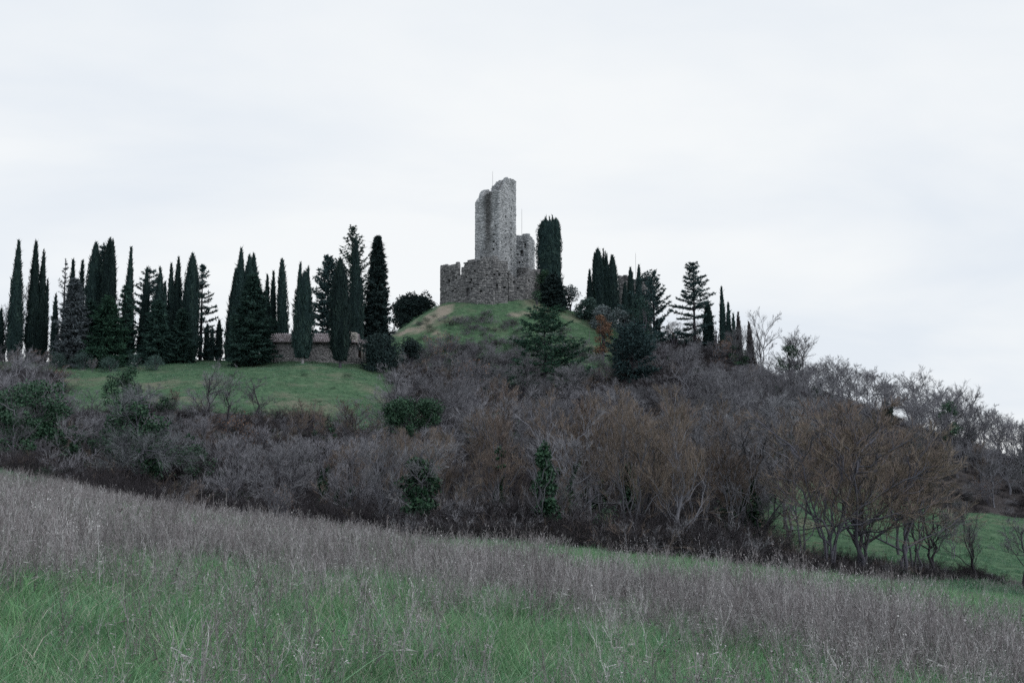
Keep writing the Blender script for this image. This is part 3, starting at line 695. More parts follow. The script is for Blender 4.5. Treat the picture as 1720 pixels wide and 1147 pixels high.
def lumps(g, w, d, h, n, z0=0.0, r=(.25, .5)):
    out = []
    for _ in range(n):
        a = g.uniform(0, 6.28); q = math.sqrt(g.uniform(0, 1)) * (.72 if r[1] > .4 else .95); zz = g.uniform(.12, .92); env = math.sin(math.pi * min(.97, zz * .8 + .15)) ** .5 if r[1] < .8 else 1.25 - 1.0 * zz
        rr = g.uniform(*r) * min(w, h * .8) * (1 if r[1] < .8 else 1.1 - .6 * zz)
        out.append((math.cos(a) * q * w * env, math.sin(a) * q * d * env, z0 + zz * (h - rr * .3), rr, rr * .9, rr * g.uniform(.65, .95)))
    return out
def leafy(name, label, px, top_py, width, Y, mat, nl=14, dens=60, size=(.14, .3), group=None, z0=.0, base_py=None, cat='bush', trunk=True, r=(.25, .5), seed=0, depth=1.0, asp=.6):
    g = np.random.default_rng(int(px * 19 + top_py) + seed)
    ro = root_at(name, label, cat, px, Y, group)
    H = P(px, top_py, Y)[2] - ro.location.z; w = width / 2 * Y / F
    if base_py is not None: z0 = max(0, P(px, base_py, Y)[2] - ro.location.z)
    mb = MB(); blob_leaves(mb, g, lumps(g, w, w * depth, H - z0, nl, z0, r), dens, size, asp=asp); link('crown', mb.mesh('crown', M[mat]), ro)
    if trunk:
        tb = MB(); m = 5; a = g.uniform(0, 6.28, m)
        s = np.linspace(0, 1, 5); top = np.stack([np.cos(a) * w * .5, np.sin(a) * w * .5, np.full(m, H * .75)], -1)
        pts = top[:, None] * s[None, :, None] ** np.array([1.5, 1.5, 1]) + g.normal(0, .03 * H, (m, 5, 3)) * s[None, :, None]
        pts[:, 0, 2] -= .3
        tb.tubes(pts, np.tile(np.linspace(.02 * H + .03, .015, 5), (m, 1)), 5, .4); link('trunk', tb.mesh('trunk', M['bark']), ro)
    return ro

# ------------------------------------------------------------------ bare trees
def spawn(g, Pt, Ln, k, tr, ang, lr, up, npts, jit=.10):
    """children of polylines Pt (m,n,3)."""
    m, n, _ = Pt.shape; t = g.uniform(tr[0], tr[1], (m, k))
    if k > 2: t[:, 0] = tr[1]
    ii = np.clip((t * (n - 1)).astype(int), 0, n - 2); fr = t * (n - 1) - ii
    a = np.take_along_axis(Pt, ii[..., None].repeat(3, -1), 1); b = np.take_along_axis(Pt, (ii + 1)[..., None].repeat(3, -1), 1)
    st = a + (b - a) * fr[..., None]; dr = b - a; dr /= np.linalg.norm(dr, axis=-1, keepdims=True) + 1e-9
    rv = g.normal(size=(m, k, 3)); pp = np.cross(dr, rv); pp /= np.linalg.norm(pp, axis=-1, keepdims=True) + 1e-9
    an = np.radians(g.uniform(ang[0], ang[1], (m, k, 1)))
    d = dr * np.cos(an) + pp * np.sin(an); d[..., 2] += up; d /= np.linalg.norm(d, axis=-1, keepdims=True)
    ln = Ln[:, None] * g.uniform(lr[0], lr[1], (m, k)) * (1.15 - .55 * t)
    st = st.reshape(-1, 3); d = d.reshape(-1, 3); ln = ln.ravel(); s = np.linspace(0, 1, npts)
    bend = g.normal(0, jit, (len(ln), 3)); bend[:, 2] += up * .35
    pts = st[:, None] + d[:, None] * (s[None, :, None] * ln[:, None, None]) + bend[:, None] * (s[None, :, None] ** 2 * ln[:, None, None])
    if npts > 3: pts[:, 1:-1] += g.normal(0, .03, (len(ln), npts - 2, 3)) * ln[:, None, None]
    return pts, ln
def bare_meshes(seed, H=8.0, stems=1, spread=.35, crown0=.25, n1=12, a1=(30, 65), up=.15, l1=(.30, .5), n2=7, n3=7, n4=8, twig_w=.014, twigmat='twig_grey', barkmat='bark', l4=(.75, 1.35), rt=.016):
    g = np.random.default_rng(seed)
    s = np.linspace(0, 1, 8); pts = []
    for q in range(stems):
        a = g.uniform(0, 6.28); lean = spread * (.3 if stems == 1 else 1) * g.uniform(.4, 1) * H * .35
        h = H * (g.uniform(.78, .92))
        off = np.array([math.cos(a), math.sin(a), 0])
        pp = off * (.12 * (stems > 1)) + off * (lean * s ** 1.3)[:, None] + np.array([0, 0, 1]) * (s * h)[:, None]
        pp[1:] += g.normal(0, .018 * H, (7, 3)) * np.array([1, 1, .3]); pts.append(pp)
    st = np.array(pts); st[:, 0, 2] -= .25
    tr = MB(); cr = MB(); r0 = rt * H / math.sqrt(stems) * 1.1
    tr.tubes(st, np.tile(r0 * (1 - s * .8), (stems, 1)), 7, g.uniform(.3, .6, stems))
    p1, l1_ = spawn(g, st, np.full(stems, H), max(5, int(n1 / stems ** .6)), (crown0, .98), a1, l1, up, 6)
    tr.tubes(p1, (l1_ * .014 + .012)[:, None] * np.linspace(1, .35, 6)[None], 4, g.uniform(.3, .7, len(l1_)))
    p2, l2_ = spawn(g, p1, l1_, n2, (.2, 1), (22, 60), (.32, .58), up * .8, 4)
    tr.tubes(p2, (l2_ * .012 + .008)[:, None] * np.linspace(1, .4, 4)[None], 3, g.uniform(.3, .8, len(l2_)))
    p3, l3_ = spawn(g, p2, l2_, n3, (.2, 1), (14, 46), (.45, .85), up * .8, 3)
    cr.tubes(p3, np.tile(np.array([.010, .008, .004]) * twig_w / .014, (len(l3_), 1)), 3, np.clip(g.normal(.45, .2, len(l3_)), 0, 1))
    p4, l4_ = spawn(g, p3, l3_, n4, (.1, .95), (8, 34), l4, up * .8, 2)
    cr.blades(p4[:, 0], p4[:, 1] - p4[:, 0], np.full(len(l4_), twig_w), np.clip(g.normal(.5, .22, len(l4_)), 0, 1), g=g)
    kz = H / np.percentile(p4[:, 1, 2], 99.3)
    for mb in (tr, cr): mb.V = [v * kz for v in mb.V]
    return tr.mesh('trunk', M[barkmat]), cr.mesh('crown', M[twigmat]), p4[:, 1] * kz, st * kz

protos = {}
def mk(kind, n, **kw):
    protos[kind] = [bare_meshes(100 * len(protos) + i, **{**kw, 'stems': kw['stems'][i % len(kw['stems'])]}) for i in range(n)]
mk('russet', 7, stems=[2, 3, 1, 4, 2, 1, 3], spread=.5, crown0=.22, n1=14, a1=(16, 46), up=.32, l1=(.28, .46), n2=6, n3=6, n4=5, twig_w=.017, twigmat='twig_russet', barkmat='bark_light')
mk('grey', 7, stems=[1, 2, 3, 1, 2, 4, 1], spread=.6, crown0=.18, n1=14, a1=(30, 68), up=.16, l1=(.30, .52), n2=6, n3=6, n4=5, twig_w=.017, twigmat='twig_grey', barkmat='bark_light')
mk('open', 5, stems=[1, 1, 2, 1, 2], spread=.45, crown0=.22, n1=13, a1=(28, 62), up=.14, l1=(.30, .50), n2=6, n3=6, n4=6, twig_w=.016, twigmat='twig_grey', barkmat='bark_dark', rt=.02)
mk('wide', 3, stems=[3, 2, 4], spread=.8, crown0=.2, n1=16, a1=(30, 70), up=.12, l1=(.34, .56), n2=7, n3=6, n4=5, twig_w=.017, twigmat='twig_russet', barkmat='bark', rt=.018)
mk('lichen', 3, stems=[2, 3, 4], spread=.9, crown0=.12, n1=16, a1=(35, 80), up=.05, l1=(.34, .56), n2=8, n3=7, n4=8, twig_w=.018, twigmat='twig_lichen')
mk('brush', 4, stems=[6, 7, 5, 8], spread=1.0, crown0=.1, n1=20, a1=(15, 50), up=.22, l1=(.3, .5), n2=5, n3=5, n4=6, twigmat='twig_grey', rt=.012)

SLEEVE = {}
def sleeve(kind, var):
    """ivy climbing the stems of a bare tree"""
    var %= len(protos[kind])
    if (kind, var) not in SLEEVE:
        st = protos[kind][var][3]; g = np.random.default_rng(900 + var); mb = MB()
        for k in range(len(st)):
            n = 1500; t = g.uniform(.03, .8, n) ** 1.0 * g.uniform(.7, 1); q = np.stack([np.interp(t, np.linspace(0, 1, 8), st[k, :, a]) for a in range(3)], -1)
            q += g.normal(0, 1, (n, 3)) * np.array([.24, .24, .18]) * (1.15 - t)[:, None] * (.7 + .5 * np.sin(t * 17 + k))[:, None]
            mb.leaves(q, g.uniform(.12, .24, n), np.clip(g.normal(.45, .2, n), 0, 1), g, .75)
        SLEEVE[kind, var] = mb.mesh('ivy_leaves', M['ivy'])
    return SLEEVE[kind, var]
def bare(name, label, x, y, H, kind, var, rz, group, sxy=1.0, cat='tree', zoff=-.1):
    tm, cm, *_ = protos[kind][var % len(protos[kind])]
    s = H / 8.0
    r = tag(empty(name, (x, y, g1(x, y) + zoff), rz, (s * sxy, s * sxy, s)), label, cat, group)
    link('trunk', tm, r); link('crown', cm, r)
    return r
def bare_px(label, px, top_py, Y, kind, var=0, rz=0.0, sxy=1.0, group=None, name='bare_tree'):
    x = (px - CXP) / F * Y; z = g1(x, Y); H = P(px, top_py, Y)[2] - z
    return bare(name, label, x, Y, H / .97, kind, var, rz, group, sxy)
def add_leaves(root, kind, var, mat, n, size, seed, zr=(0, 1), name='withered_leaves'):
    tips = protos[kind][var % len(protos[kind])][2]; g = np.random.default_rng(seed)
    tips = tips[(tips[:, 2] > zr[0] * 8) & (tips[:, 2] < zr[1] * 8)]
    q = tips[g.integers(0, len(tips), n)] + g.normal(0, .08, (n, 3))
    mb = MB(); mb.leaves(q, g.uniform(*size, n), np.clip(g.normal(.5, .22, n), 0, 1), g, .7)
    link(name, mb.mesh(name, M[mat]), root)

# ------------------------------------------------------------------ cypresses and conifers on the ridge, left to right
GL = 'cypresses in the row left of the castle'
cypress('slim cypress nearest the left edge of the picture', 22, 404, 24, 173, group=GL)
cypress('cypress with two close tips, second from the left edge', 54, 405, 21, 174, [(12, 418, 15, 'point'), (19, 468, 9, 'point')], group=GL)
cypress('sliver of cypress cut off by the left edge of the picture', -3, 520, 16, 176, group=GL)
conifer('thin half-bare larch behind the grey cedar at the far left', 103, 436, 46, 181, 'larch_tree', 'cedar_grey', spacing=.9, nb=4, gap=.25, elev=(0, 40), pad=.45, needle=(.15, .3), wid=.07)
cypress('short slender cypress in front of the half-bare larch', 90, 494, 12, 172, group=GL)
cypress('twin-tipped cypress rising behind the silver-grey cedar', 116, 435, 16, 177, [(13, 436, 14, 'point')], group=GL)
conifer('silver-grey cedar among the cypresses at the far left', 120, 468, 62, 169, 'cedar_tree', 'cedar_grey', spacing=.42, nb=6, elev=(-14, 30), curve=.02, pad=1.15, core=.7)
cypress('broad cypress left of the tallest cypress in the left row', 153, 408, 27, 175, group=GL, top='blunt')
conifer('tousled pine showing between two broad cypresses in the left row', 166, 409, 56, 181, 'pine_tree', 'pine', spacing=.8, nb=5, elev=(0, 30), gap=.12, pad=.8)
cypress('tallest cypress of the left row, with a blunt shoulder', 177, 399, 27, 174, [(5, 404, 12, 'blunt')], group=GL, top='blunt')
conifer('low green fir at the foot of the tallest left cypresses', 178, 498, 74, 170, 'fir_tree', 'cedar_green', spacing=.45, nb=6, elev=(-10, 20), pad=1.1, core=.8)
conifer('second low green fir, left of the first, under the broad cypress', 150, 505, 50, 171, 'fir_tree', 'fir', spacing=.45, nb=6, elev=(-10, 20), pad=1.1, core=.8)
cypress('lone pointed cypress right of the tallest one in the left row', 211, 414, 22, 174, group=GL, top='spire')
conifer('fir branches skirting the lone pointed cypress', 208, 478, 44, 172, 'fir_tree', 'fir', spacing=.6, nb=5, elev=(-10, 18), pad=.9)
cypress('cypress with a pine at its right shoulder, in the left row', 239, 448, 22, 175, group=GL, top='spire')
conifer('flat-layered pine showing behind a slim cypress in the left row', 246, 450, 52, 181, 'pine_tree', 'pine', spacing=.95, nb=5, elev=(0, 25), gap=.1, pad=.9, profile='oval')
cypress('cypress with a lower second tip on its right, mid left row', 262, 450, 22, 173, [(9, 472, 16, 'spire')], group=GL)
conifer('dark fir filling the gap between middle cypresses of the left row', 262, 505, 56, 171, 'fir_tree', 'fir', spacing=.45, nb=6, elev=(-10, 20), pad=1.1, core=.8)
cypress('cypress with twin tips just left of the last tall cypress', 294, 432, 19, 174, [(-7, 443, 16, 'point')], group=GL)
cypress('last tall cypress of the left row, beside a straggly pine', 317, 425, 25, 173, group=GL, top='blunt')
conifer('dark fir skirt between the two right-hand cypresses of the left row', 305, 520, 42, 172, 'fir_tree', 'fir', spacing=.45, nb=6, elev=(-10, 20), pad=1.1, core=.8)
conifer('straggly pine with see-through branches right of the left row', 336, 446, 58, 177, 'pine_tree', 'pine', spacing=.85, nb=4, gap=.18, elev=(-12, 30), pad=.75, asym=.25)
cypress('small dark cypress under the straggly pine', 346, 545, 9, 180, group='small cypresses in the gap')
cypress('smallest cypress, between two other small ones in the gap', 355, 552, 8, 182, group='small cypresses in the gap')
cypress('small pointed cypress standing alone in the gap before the big clump', 366.5, 537, 11, 178, group='small cypresses in the gap')
GB = 'cypresses around the stone house'
cypress('outer left cypress of the big clump left of the stone house', 387, 451, 22, 174, group=GB)
cypress('tallest cypress of the big clump left of the stone house', 400, 417, 26, 172, [(13, 428, 19, 'blunt')], group=GB, top='point')
cypress('slender cypress at the right of the big clump, behind the cedar', 426, 427, 18, 174, group=GB, top='blunt')
conifer('green cedar in front of the big clump, beside the stone house', 422, 462, 78, 166, 'cedar_tree', 'fir', spacing=.42, nb=7, elev=(-12, 35), curve=.05, pad=1.2, core=1.2)
cypress('low cypress pair behind the left end of the stone house', 446, 462, 14, 182, [(12, 456, 13)], group=GB)
cypress('single slim cypress behind the stone house roof', 474, 435, 17, 181, group=GB, top='blunt')
cypress('two-tipped cypress with a pale trunk in front of the stone house', 508, 456, 29, 162.5, [(-8, 442, 13, 'point'), (6, 445, 12, 'point')], trunk_h=1.0, group=GB, pale=True, top='blunt')
cypress('tapering cypress with a short trunk in front of the stone house', 571, 434, 31, 162.5, trunk_h=1.1, group=GB, top='blunt')
conifer('layered pine behind the stone house, left of the tall fir', 549, 432, 52, 180, 'pine_tree', 'pine', spacing=.62, nb=6, elev=(-25, 30), curve=.22, pad=.85, profile='oval', bare=.0)
conifer('tall fir with upswept tips behind the right end of the stone house', 590, 381, 78, 183, 'fir_tree', 'fir', spacing=1.0, nb=6, elev=(8, 58), curve=.10, pad=.5, gap=.12, core=.25, needle=(.18, .36), profile='column')
cypress('tall cypress in front of the upswept fir', 598, 402, 26, 176, group=GB, top='point')
conifer('dark shaggy conifer nearest the castle mound on its left', 632, 397, 46, 178, 'fir_tree', 'holm', spacing=.33, nb=7, elev=(-5, 25), pad=.9, profile='cone', core=2.2, needle=(.25, .5), wid=.16)
leafy('evergreen_bush', 'dark evergreen bush at the right end of the stone house', 640, 563, 76, 165, 'holm', 30, 90, (.14, .34), group=None)
leafy('evergreen_bush', 'dark rounded bush at the foot of the mound, right of the house', 690, 566, 48, 170, 'holm', 16, 90, (.14, .34))
leafy('evergreen_bush', 'rounded dark holm oak showing over the left shoulder of the mound', 700, 499, 84, 226, 'holm', 40, 95, (.2, .45), r=(.3, .5))
# broom bushes under the left row
for i, (px, tp, w, Y, lb) in enumerate([(95, 588, 40, 166, 'grey-green broom bush under the grey cedar'), (140, 592, 44, 165, 'grey-green broom bush left of the fir skirt'), (185, 598, 52, 164, 'broad broom bush below the tallest left cypress'),
                                        (228, 592, 40, 165, 'grey-green broom bush below the lone pointed cypress'), (262, 596, 42, 163, 'rightmost grey-green broom bush, at the top of the lawn'), (32, 596, 44, 167, 'grey-green broom bush nearest the left edge, under the cypresses')]):
    leafy('broom_bush', lb, px, tp, w, Y, 'broom', 12, 90, (.1, .34), group='broom bushes under the left row', asp=.22)
# castle right flank
cypress('stout flat-topped cypress beside the castle', 923.5, 371, 34, 216, [(-7, 370, 20, 'flat'), (8, 368, 19, 'flat'), (-9, 366, 6, 'spire'), (-4, 362, 6, 'spire'), (1, 365, 7, 'spire'), (6, 363, 6, 'spire'), (10, 366, 6, 'spire')], top='flat', group='cypresses right of the castle')
leafy('ivy', 'ivy smothering the right end of the castle wall', 910, 449, 38, 213, 'ivy', 12, 60, (.14, .3), base_py=486, cat='ivy', trunk=False)
conifer('dark bushy evergreen at the foot of the stout cypress', 929, 462, 52, 212, 'evergreen_tree', 'holm', spacing=.4, nb=7, elev=(-20, 20), pad=1.1, core=2, wid=.15)
leafy('evergreen_bush', 'dark bush low against the right end of the castle wall', 902, 486, 34, 209, 'ivy', 8, 50, (.12, .26))
cypress('tiny pointed cypress right of the stout one', 943, 484, 8, 214, group='cypresses right of the castle')
leafy('olive_tree', 'round grey olive against the sky right of the stout cypress', 958, 478, 32, 214, 'olive', 16, 60, (.2, .4), cat='tree', base_py=508, asp=.4)
GR = 'cypresses right of the castle'
cypress('leftmost slim cypress of the clump right of the castle', 991, 452, 12, 216, group=GR, top='spire')
cypress('many-tipped broad cypress right of the castle', 1009, 417, 20, 217, [(-6, 424, 13, 'blunt'), (4, 417, 7, 'spire'), (9, 423, 8, 'spire'), (13, 427, 9, 'spire'), (11, 440, 16, 'point')], group=GR, top='blunt')
cypress('rounded tall cypress closing the many-tipped clump on its right', 1031, 429, 17, 217, group=GR, top='blunt')
cypress('low cypress in front of the ruined wall right of the castle', 1049, 474, 13, 219, group=GR)
cypress('two-headed cypress before the ruined wall right of the castle', 1062, 448, 11, 220, [(11, 445, 11, 'blunt')], group=GR, top='blunt')
# shrubs and trees on the right flank of the mound
conifer('bushy pine with a bare right side, right of the ruined wall', 1099, 458, 70, 205, 'pine_tree', 'pine', spacing=.8, nb=5, gap=.12, elev=(5, 45), pad=.75, profile='column', asym=-.35, bare=.12)
leafy('pine_tree', 'dense dark pine crown below the ruined wall', 1076, 490, 58, 200, 'fir', 16, 60, (.15, .4), cat='tree', asp=.3)
conifer('tall open pine in full silhouette against the sky', 1167, 442, 86, 210, 'pine_tree', 'pine', spacing=1.25, nb=6, gap=.14, elev=(-10, 28), curve=.05, pad=.95, profile='flat', bare=.1, needle=(.25, .5))
leafy('pine_tree', 'low spreading pine boughs left of the tall open pine', 1133, 536, 54, 207, 'pine', 9, 40, (.2, .5), cat='tree', asp=.3, r=(.16, .3))
cypress('dark cypress close on the right of the tall open pine', 1191, 505, 15, 211, group=GR, top='blunt')
leafy('evergreen_bush', 'small dark bush between the two right-hand cypresses', 1205, 534, 18, 209, 'holm', 6, 60)
cypress('pointed pair of cypresses on the skyline right of the tall pine', 1216, 481, 11, 209, [(10, 507, 9), (17, 528, 8)], group=GR, top='point')
cypress('slim brownish cypress on the skyline, left of two', 1242, 524, 11, 206, group=GR, mat='cypress_brown')
cypress('rightmost slim brownish cypress on the skyline', 1262, 540, 12, 204, group=GR, mat='cypress_brown')
for i, (px, tp, w, Y, lb) in enumerate([(985, 500, 40, 210, 'grey olive bush at the top of the mound right flank'), (1012, 512, 44, 208, 'silvery olive bush left of the pine, above the orange oak'), (1048, 512, 46, 203, 'silvery olive beside the orange oak on its right')]):
    leafy('olive_tree', lb, px, tp, w, Y, 'olive' if i else 'broom', 22, 110, (.2, .42), group='olives on the right flank of the mound', cat='tree', asp=.45)
conifer('big dark pine on the slope below the orange oak', 1064, 556, 74, 174, 'pine_tree', 'pine', spacing=.62, nb=6, elev=(-12, 40), pad=.9, core=.3, profile='round', bare=.02, gap=.12)
leafy('oak_tree', 'small oak holding orange-brown leaves on the right flank of the mound', 1013, 525, 42, 196, 'oakleaf', 18, 95, (.14, .30), cat='tree')
conifer('layered cedar with long level boughs in front of the mound', 915, 512, 152, 172, 'cedar_tree', 'cedar_green', spacing=1.15, nb=7, elev=(-8, 14), curve=.16, pad=1.2, profile='flat', bare=.05, gap=.16, droop=.10, seed=3, core=.2)

# ------------------------------------------------------------------ single trees of the wood that stand out
def ivy_tree(label, px, top_py, width, Y, nl=10, bare_top=True, ivy_base=None, kind='grey', var=0, r=(.16, .34), top_bare_py=None, mat='ivy', dens=130):
    ro = leafy('ivy_clad_tree', label, px, top_py, width * 1.12, Y, mat, int(nl * 2.0), dens, (.12, .24), cat='tree', base_py=ivy_base, trunk=False, r=r)
    for c in ro.children: c.name = 'ivy_leaves'
    if bare_top:
        H = (P(px, top_bare_py or top_py - 12, Y)[2] - ro.location.z) / .97 * (.86 if (top_bare_py or 0) > top_py - 20 else 1.0)
        tm, cm, *_ = protos[kind][var % len(protos[kind])]
        for nm, me in (('trunk', tm), ('crown', cm)):
            if nm == 'crown' and (top_bare_py or 0) > top_py - 9: continue
            o = link(nm, me, ro); o.scale = (H / 8,) * 3
    return ro
ivy_tree('two-lobed mass of bright ivy in the middle of the wood, left lobe', 672, 668, 58, 112, 16, ivy_base=735, top_bare_py=672, r=(.3, .5))
ivy_tree('two-lobed mass of bright ivy in the middle of the wood, right lobe', 718, 666, 50, 113, 12, ivy_base=722, top_bare_py=668, var=2, r=(.3, .5))
ivy_tree('small ivy-covered treetop left of the two-lobed ivy mass', 545, 702, 36, 100, 6, top_bare_py=690, var=1, ivy_base=745)
ivy_tree('ivy-wrapped tree low at the field edge, left of centre', 706, 765, 62, 56.5, 20, top_bare_py=762, ivy_base=868, kind='russet', var=1, r=(.25, .45))
ivy_tree('narrow ivy-covered column in the russet belt, right of centre', 914, 733, 34, 57.6, 26, top_bare_py=729, ivy_base=880, kind='russet', var=0, r=(.55, .85))
ivy_tree('small ivy wisp in the russet belt left of the ivy column', 838, 745, 22, 66, 5, top_bare_py=690, ivy_base=800, kind='russet', var=2)
ivy_tree('bright green ivy treetop rising before the left end of the lawn', 205, 612, 62, 112, 16, top_bare_py=606, ivy_base=700, var=3)
ivy_tree('broad ivy-green thicket tree at the far left of the wood', 52, 634, 112, 90, 24, top_bare_py=628, ivy_base=745, var=4)
ivy_tree('small ivy tuft right of the bright ivy treetop, below the lawn', 278, 664, 34, 108, 5, top_bare_py=655, ivy_base=690, var=1, r=(.25, .5))
ivy_tree('ivy-clad tree on the skyline slope far right', 1598, 672, 40, 138, 9, top_bare_py=650, ivy_base=745, var=2)
ivy_tree('ivy-clad skyline tree right of the brownish cypresses', 1328, 578, 40, 196, 8, top_bare_py=553, ivy_base=625, kind='open', var=0)
ivy_tree('ivy-clad tree under the skyline cypresses on the right', 1240, 575, 34, 200, 7, top_bare_py=548, ivy_base=620, kind='grey', var=5)
ivy_tree('dim ivy patch on the right slope above the russet belt', 1318, 726, 40, 88, 6, top_bare_py=690, ivy_base=775, kind='russet', var=5)
leafy('evergreen_bush', 'low dark evergreen at the field edge right of the ivy column', 1015, 838, 56, 58, 'bramble', 10, 80, (.06, .16))
ivy_tree('large dark ivy-laden tree low on the left, tallest evergreen mass above the weeds', 226, 668, 96, 71, 20, ivy_base=806, top_bare_py=648, kind='lichen', var=0, r=(.2, .38))
ivy_tree('dim ivy-laden tree at the left edge just above the weeds', 20, 690, 80, 80, 12, ivy_base=770, top_bare_py=665, kind='grey', var=3)
ivy_tree('small ivy-laden tree between the broad thicket and the large ivy-laden tree', 120, 712, 48, 78, 9, ivy_base=775, top_bare_py=690, kind='grey', var=1)
for lb, px, tp, Y, v, s in [('spreading grey lichen-covered tree low on the left', 272, 700, 76, 0, 1.3), ('smaller lichen-grey tree left of the spreading one', 170, 705, 86, 1, 1.2)]:
    x = (px - CXP) / F * Y; ro = bare_px(lb, px, tp, Y, 'lichen', v, .7 * v, s)
    add_leaves(ro, 'lichen', v, 'ivy', 6500, (.12, .24), 50 + v, (.1, .8), 'ivy_leaves')
for lb, px, tp, Y, k_, v, s, rz in [
    ('dark bare tree standing before the lawn, left of a pair', 352, 606, 112, 'open', 0, 1.0, 0.3),
    ('dark bare tree standing before the lawn, right of a pair', 384, 612, 113, 'open', 1, 1.0, 2.1),
    ('low bare tree on the lawn edge right of the dark pair', 432, 632, 116, 'open', 3, 1.25, 4.0),
    ('large bare russet tree with a stout trunk at the right field edge', 1440, 672, 65, 'wide', 0, 1.25, 0.0),
    ('multi-stemmed bare tree left of the stout russet one', 1385, 690, 64, 'wide', 2, 1.05, 1.2),
    ('spreading bare tree right of the stout russet one, before the green meadow', 1505, 715, 67, 'wide', 1, 1.15, 2.4),
    ('leaning thin bare tree before the green meadow', 1558, 800, 69, 'open', 2, 1.3, 1.0),
    ('slight bare sapling before the green meadow, second from the right', 1627, 835, 72, 'open', 4, 1.0, 0.4),
    ('low bare bush cut by the right edge of the picture', 1712, 862, 74, 'open', 3, 1.3, 3.0),
    ('tall bare tree against the sky right of the brownish cypresses', 1283, 518, 204, 'open', 2, .8, .5),
    ('forked bare tree on the right skyline', 1352, 560, 196, 'grey', 4, 1.0, 2.5),
    ('fine bare skyline tree beyond the dip on the right', 1410, 596, 190, 'grey', 0, 1.0, 4.4),
    ('bare tree with a fanned top, highest on the far right skyline', 1532, 614, 176, 'grey', 1, 1.2, 1.4),
    ('rounded bare tree on the skyline right of the fanned one', 1586, 640, 160, 'grey', 3, 1.3, .8),
    ('rounded bare tree on the falling skyline, third from the right edge', 1640, 676, 150, 'grey', 5, 1.35, 2.8),
    ('rounded bare tree on the falling skyline, second from the right edge', 1676, 694, 146, 'grey', 2, 1.35, 4.8),
    ('rounded bare tree where the falling skyline meets the right edge', 1714, 706, 142, 'grey', 6, 1.35, .3),
    ('bushy bare tree below the falling skyline at the right edge', 1690, 740, 130, 'grey', 0, 1.3, 1.7),
    ('bushy bare tree above the meadow near the right edge', 1645, 745, 128, 'grey', 4, 1.3, 5.1),
    ('bare tree showing between the two leftmost cypresses', 38, 478, 180, 'open', 3, .7, .2),
    ('faint bare tree left of the first cypress', 4, 492, 181, 'open', 1, .8, 2.2),
    ('dark angular bare tree right of the lawn, on the mound foot', 745, 640, 140, 'open', 2, 1.1, 1.9),
    ('dark bare tree with bent limbs in front of the layered cedar', 872, 596, 158, 'open', 4, 1.1, 3.6)]:
    bare_px(lb, px, tp, Y, k_, v, rz, s)
for lb, px, tp, Y, k_, v, n, s, seed in [
    ('bush with tan withered leaves at the left field edge', 482, 812, 57, 'brush', 0, 330, .9, 1),
    ('shrub with rusty leaves on the left face of the mound', 738, 556, 176, 'brush', 1, 900, .9, 2),
    ('oak with yellowish withered leaves right of the lichen trees', 400, 690, 84, 'grey', 2, 900, 1.1, 3),
    ('tree with ochre withered leaves in the wood below the layered cedar', 795, 600, 150, 'grey', 5, 420, 1.0, 4),
    ('young tree with brown withered leaves above the two-lobed ivy', 596, 668, 106, 'grey', 3, 420, 1.0, 5),
    ('shrub with red-brown leaves under the left row of trees', 62, 586, 160, 'brush', 2, 900, 1.1, 6),
    ('small red-brown leafy shrub by the broom bushes', 151, 600, 160, 'brush', 3, 500, .8, 7),
    ('red-brown leafy tree below the skyline cypresses on the right', 1212, 566, 196, 'grey', 1, 1300, .9, 8),
    ('brown leafy shrub at the far right below the skyline', 1655, 800, 122, 'brush', 1, 600, 1.2, 9),
    ('shrub with tan leaves between the mound cedar and the dark pine', 1015, 612, 172, 'brush', 2, 500, 1.0, 10),
    ('young oak with brown leaves above the lichen trees at left', 105, 612, 140, 'grey', 0, 900, 1.0, 11)]:
    ro = bare_px(lb, px, tp, Y, k_, v, seed * .9, s, name='withered_leaf_tree' if k_ == 'grey' else 'withered_leaf_shrub')
    add_leaves(ro, k_, v, 'oakleaf', n, (.09, .2), seed)

# ------------------------------------------------------------------ the wood: individual bare trees
gW = np.random.default_rng(77)
cand = []
# things that must not be walled off by the trees nearer by: (px, half width, foot, distance)
CLEAR = [(672, 32, 715, 112), (718, 28, 710, 113), (545, 18, 728, 100), (706, 34, 850, 57), (914, 20, 870, 58), (838, 11, 785, 66), (205, 32, 682, 112), (55, 50, 728, 92), (278, 17, 690, 108), (1598, 22, 738, 138),
         (1328, 20, 615, 196), (226, 48, 812, 71), (272, 40, 800, 76), (20, 40, 775, 80), (120, 24, 780, 78), (170, 40, 780, 86), (368, 42, 692, 113), (432, 30, 690, 116), (640, 40, 606, 168), (690, 26, 600, 172), (915, 68, 608, 172), (1062, 50, 642, 176), (1014, 22, 578, 200),
         (738, 22, 590, 176), (400, 42, 722, 84), (482, 30, 850, 57), (500, 55, 668, 167), (580, 22, 636, 167), (300, 190, 650, 160), (1240, 17, 610, 200), (1212, 15, 600, 196), (1133, 30, 572, 207), (1167, 38, 568, 210), (1242, 34, 585, 206), (1100, 20, 572, 205)]
rows = [57.0]
while rows[-1] < 214: rows.append(rows[-1] + (4.0 if rows[-1] < 88 else 5.6))
